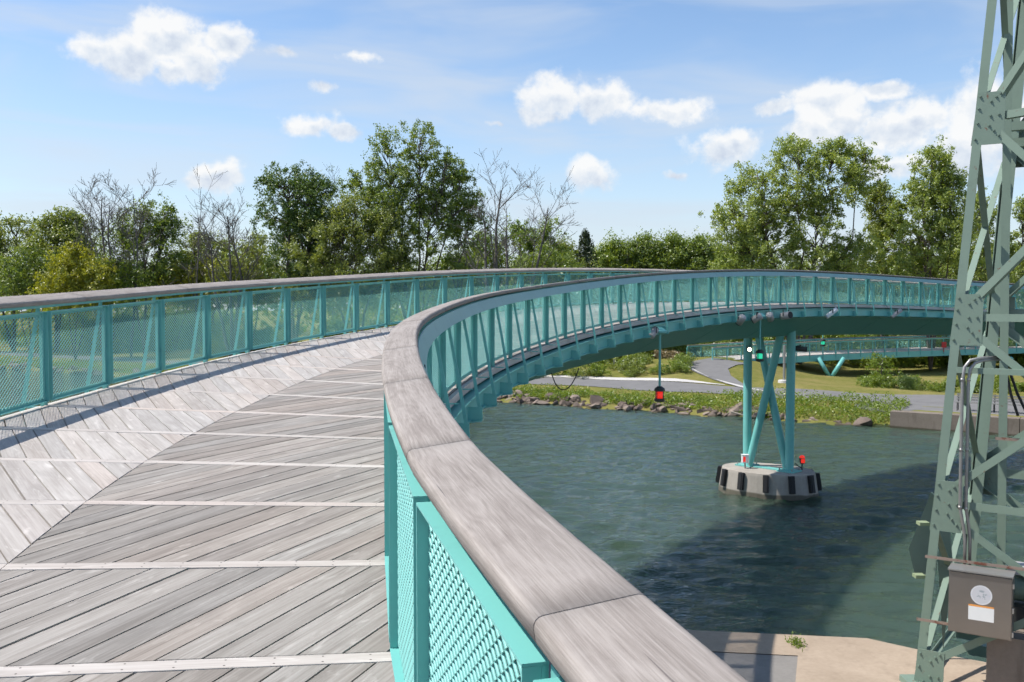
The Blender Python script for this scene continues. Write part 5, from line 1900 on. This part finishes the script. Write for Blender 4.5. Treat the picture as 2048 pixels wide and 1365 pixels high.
for i_, (x_, ty, kd, nm) in enumerate(((-60, 470, 'olive', 'at the far left edge'), (60, 500, 'mid', 'left of the yellow bush'), (215, 515, 'weed', 'right of the yellow bush'), (350, 505, 'mid', 'left of the thin straight trunk'), (395, 520, 'yellow', 'below the thin straight trunk'),
                                      (500, 500, 'olive', 'left of the ivy tree'), (640, 500, 'mid', 'right of the ivy tree'), (770, 520, 'weed', 'below the willow'), (905, 510, 'weed', 'right of the tallest tree'), (960, 490, 'weed', 'left of the large bare tree'), (1090, 500, 'mid', 'left of the spruce'),
                                      (1500, 500, 'weed', 'below the big poplar at left'), (1640, 500, 'poplar', 'below the big poplar at right'), (1700, 530, 'mid', 'between the two poplars'), (1810, 500, 'poplar', 'left of the tower'), (1920, 500, 'mid', 'behind the tower leg'), (2010, 480, 'poplar', 'behind the tower'))):
    crown_tree('understory_tree', 'low leafy ' + {'olive': 'olive', 'mid': 'green', 'weed': 'bright green', 'yellow': 'yellow green', 'poplar': 'pale green'}[kd] + ' tree in the undergrowth ' + nm, x_, 112 - (i_ % 3) * 6, ty, [(0, ty, 42, 610, 1), (-40, ty + 22, 34, 610, .8), (42, ty + 16, 34, 610, .8)], kd, 200 + i_, .30, 3000, 1.0, .10, group='low trees in the undergrowth')


def spruce(px, D_, top_py, label):
    r = np.random.default_rng(77)
    base = at(px, 700, D_); base.z = hfar(base.x, base.y)
    top = at(px, top_py, D_)
    H = top.z - base.z
    e_ = empty('spruce_tree', base, label, 'tree', GT)
    b = MB(); b.tube([base, Vector((base.x, base.y, top.z))], [.25, .02], 7); b.build('trunk', M_BARK, e_)
    n = 7500
    t_ = r.random(n) ** .8
    lay = (np.floor(t_ * 15) + r.normal(0, .28, n)) / 15
    lay = np.clip(lay, 0, 1)
    a = r.random(n) * 6.28
    arm = 0.72 + 0.28 * np.sin(a * 5 + np.floor(t_ * 15) * 2.1) + 0.2 * np.sin(a * 2 + 1)
    rad = ((1 - lay) ** .8 * 4.6 * arm * np.sqrt(r.random(n)) + .1)
    pos = np.stack([rad * np.cos(a), rad * np.sin(a), H * (.05 + .95 * lay) - rad * .22 + r.normal(0, .22, n)], 1)
    V, F = leaf_quads(pos, r.uniform(.22, .42, n), 0, r, .6, .4)
    me = raw_mesh('crown', V, F, M_LEAF['spruce'])
    o = bpy.data.objects.new('crown', me); COL.objects.link(o); o.parent = e_


spruce(1170, 118, 456, 'dark pointed spruce rising above the low distant trees')

# ------------------------------------------------------------------ shrubs: a few shapes, copied one by one
def shrub_mesh(seed, kind, h, wd, n, leaf):
    r = np.random.default_rng(seed)
    nc = 16
    c = np.stack([r.normal(0, .38, nc) * wd, r.normal(0, .38, nc) * wd, h * (.18 + .72 * r.random(nc))], 1)
    c[:, 2] *= 1 - .35 * np.minimum(1, (np.hypot(c[:, 0], c[:, 1]) / wd)) ** 2
    pick = r.integers(0, nc, n)
    pos = c[pick] + r.normal(0, .20, (n, 3)) * np.array([wd * .75, wd * .75, h * .55])
    pos[:, 2] = np.abs(pos[:, 2])
    V, F = leaf_quads(pos, r.uniform(.6, 1.3, n) * leaf, (pos - np.array([0, 0, h * .4])) * .25, r, .45)
    return raw_mesh('foliage', V, F, M_LEAF[kind])


def shrub(mesh, p, s, label, group, name='shrub'):
    hue_ = {'leaf_mid': 'mid green', 'leaf_olive': 'olive green', 'leaf_weed': 'bright green', 'leaf_dark': 'dark green', 'leaf_straw': 'tan'}[mesh.materials[0].name]
    px_w = 1024 + FPX * p[0] / p[1]
    near_ = min(LANDMARKS, key=lambda l_: abs(l_[0] - px_w))[1]
    label = ('big ' if s > 1.15 else 'small ') + hue_ + ' ' + label + ', ' + near_
    o = link(name, mesh)
    o.location = (p[0], p[1], hfar(p[0], p[1]) - 0.05)
    o.rotation_euler = (0, 0, rr_.uniform(0, 6.28))
    o.scale = (s, s, s * rr_.uniform(.85, 1.15))
    tag(o, label, 'shrub', group)


LANDMARKS = [(30, 'at the left edge'), (150, 'below the yellow bush'), (290, 'below the bare trees'), (450, 'below the broad bare tree'), (590, 'below the ivy tree'), (720, 'below the willow'), (850, 'below the tallest tree'), (990, 'below the large bare tree'),
             (1090, 'near the cable'), (1170, 'below the spruce'), (1250, 'by the post sign'), (1330, 'right of the red lantern'), (1410, 'by the branch path'), (1510, 'at the left column'), (1600, 'at the right column'), (1680, 'at the ramp legs'), (1770, 'by the young tree'), (1850, 'left of the tower'), (1950, 'behind the tower'), (2060, 'at the right edge')]
BIG = [shrub_mesh(90 + i, k, 3.2, 2.3, 4200, .22) for i, k in enumerate(('mid', 'olive', 'weed', 'dark'))]
SMALL = [shrub_mesh(100 + i, k, 1.1, 1.0, 1300, .14) for i, k in enumerate(('weed', 'mid', 'olive'))]
STRAW = shrub_mesh(110, 'straw', 0.9, 1.0, 700, .16)
for q in range(46):
    p = uv2w(rr_.uniform(-92, -3), rr_.uniform(15, 27))
    shrub(BIG[int(rr_.integers(0, 4))], p, rr_.uniform(.8, 1.5), 'shrub beyond the far towpath', 'thicket shrubs at the left')
for q in range(34):
    px_ = rr_.uniform(1040, 1420)
    p = at(px_, 700, rr_.uniform(79, 92))
    shrub(BIG[(0, 2, 2)[int(rr_.integers(0, 3))]], p, rr_.uniform(.7, 1.3), 'shrub in the thicket behind the path bed', 'thicket shrubs behind the path edge')
for q in range(34):
    px_ = rr_.uniform(1040, 1440)
    t_ = (px_ - 1040) / 400
    p = gp(px_, rr_.uniform(738, 757 + 6 * t_), 1.0)
    if px_ > 1372 and p.y > 66 - 3:
        continue
    shrub(SMALL[int(rr_.integers(0, 3))], p, rr_.uniform(.6, 1.15), 'low shrub in the path bed', 'low shrubs in the path bed')
for (x_, y_) in ((1325, 738), (1345, 741), (1362, 745), (1310, 736)):
    shrub(STRAW, gp(x_, y_, 1.2), rr_.uniform(.7, 1.0), 'dry grass tuft beside the path', 'dry grass tufts by the branch path', 'dry_grass')
for q in range(44):
    px_ = rr_.uniform(1470, 2160)
    p = at(px_, 700, rr_.uniform(89, 97))
    shrub(BIG[(0, 2, 2)[int(rr_.integers(0, 3))]], p, rr_.uniform(.8, 1.5), 'shrub behind the far ramp', 'thicket shrubs behind the far ramp')
for q in range(42):
    px_ = rr_.uniform(1700, 2150)
    p = gp(px_, rr_.uniform(768, 782) + (px_ - 1700) * .02, 0.35)
    shrub(SMALL[int(rr_.integers(0, 2))], p, rr_.uniform(.45, .95), 'low shrub at the lawn edge', 'low shrubs below the far ramp')
shrub(BIG[3], gp(1808, 784, .35), .34, 'rounded bush on the lawn edge', None)
crown_tree('young_tree', 'young leafy tree standing below the ramp left of the tower', 1762, 71, 708, [(0, 712, 26, 770, 1)], 'weed', 60, .17, 420, .5, .05, group=None, dens=.5)

# distant woodland mass that closes the horizon
n = 42000
r_ = np.random.default_rng(5)
ang = r_.uniform(-0.75, 0.75, n)
dd = r_.uniform(150, 185, n)
X = np.tan(ang) * dd
hmax = 10.5 + 2.0 * np.sin(X * .11) + 1.8 * np.sin(X * .37 + 1) + 1.2 * np.sin(X * .9)
zt = 0.8 + hmax * np.sqrt(r_.random(n))
V, F = leaf_quads(np.stack([X, dd, zt], 1), r_.uniform(.6, 1.3, n), np.array([0, -.4, 0]), r_, .4)
o = link('distant_woodland', raw_mesh('distant_woodland', V, F, M_LEAF['mid']))
o['kind'] = 'stuff'
tag(o, 'distant green woodland closing the horizon behind the trees', 'woodland')
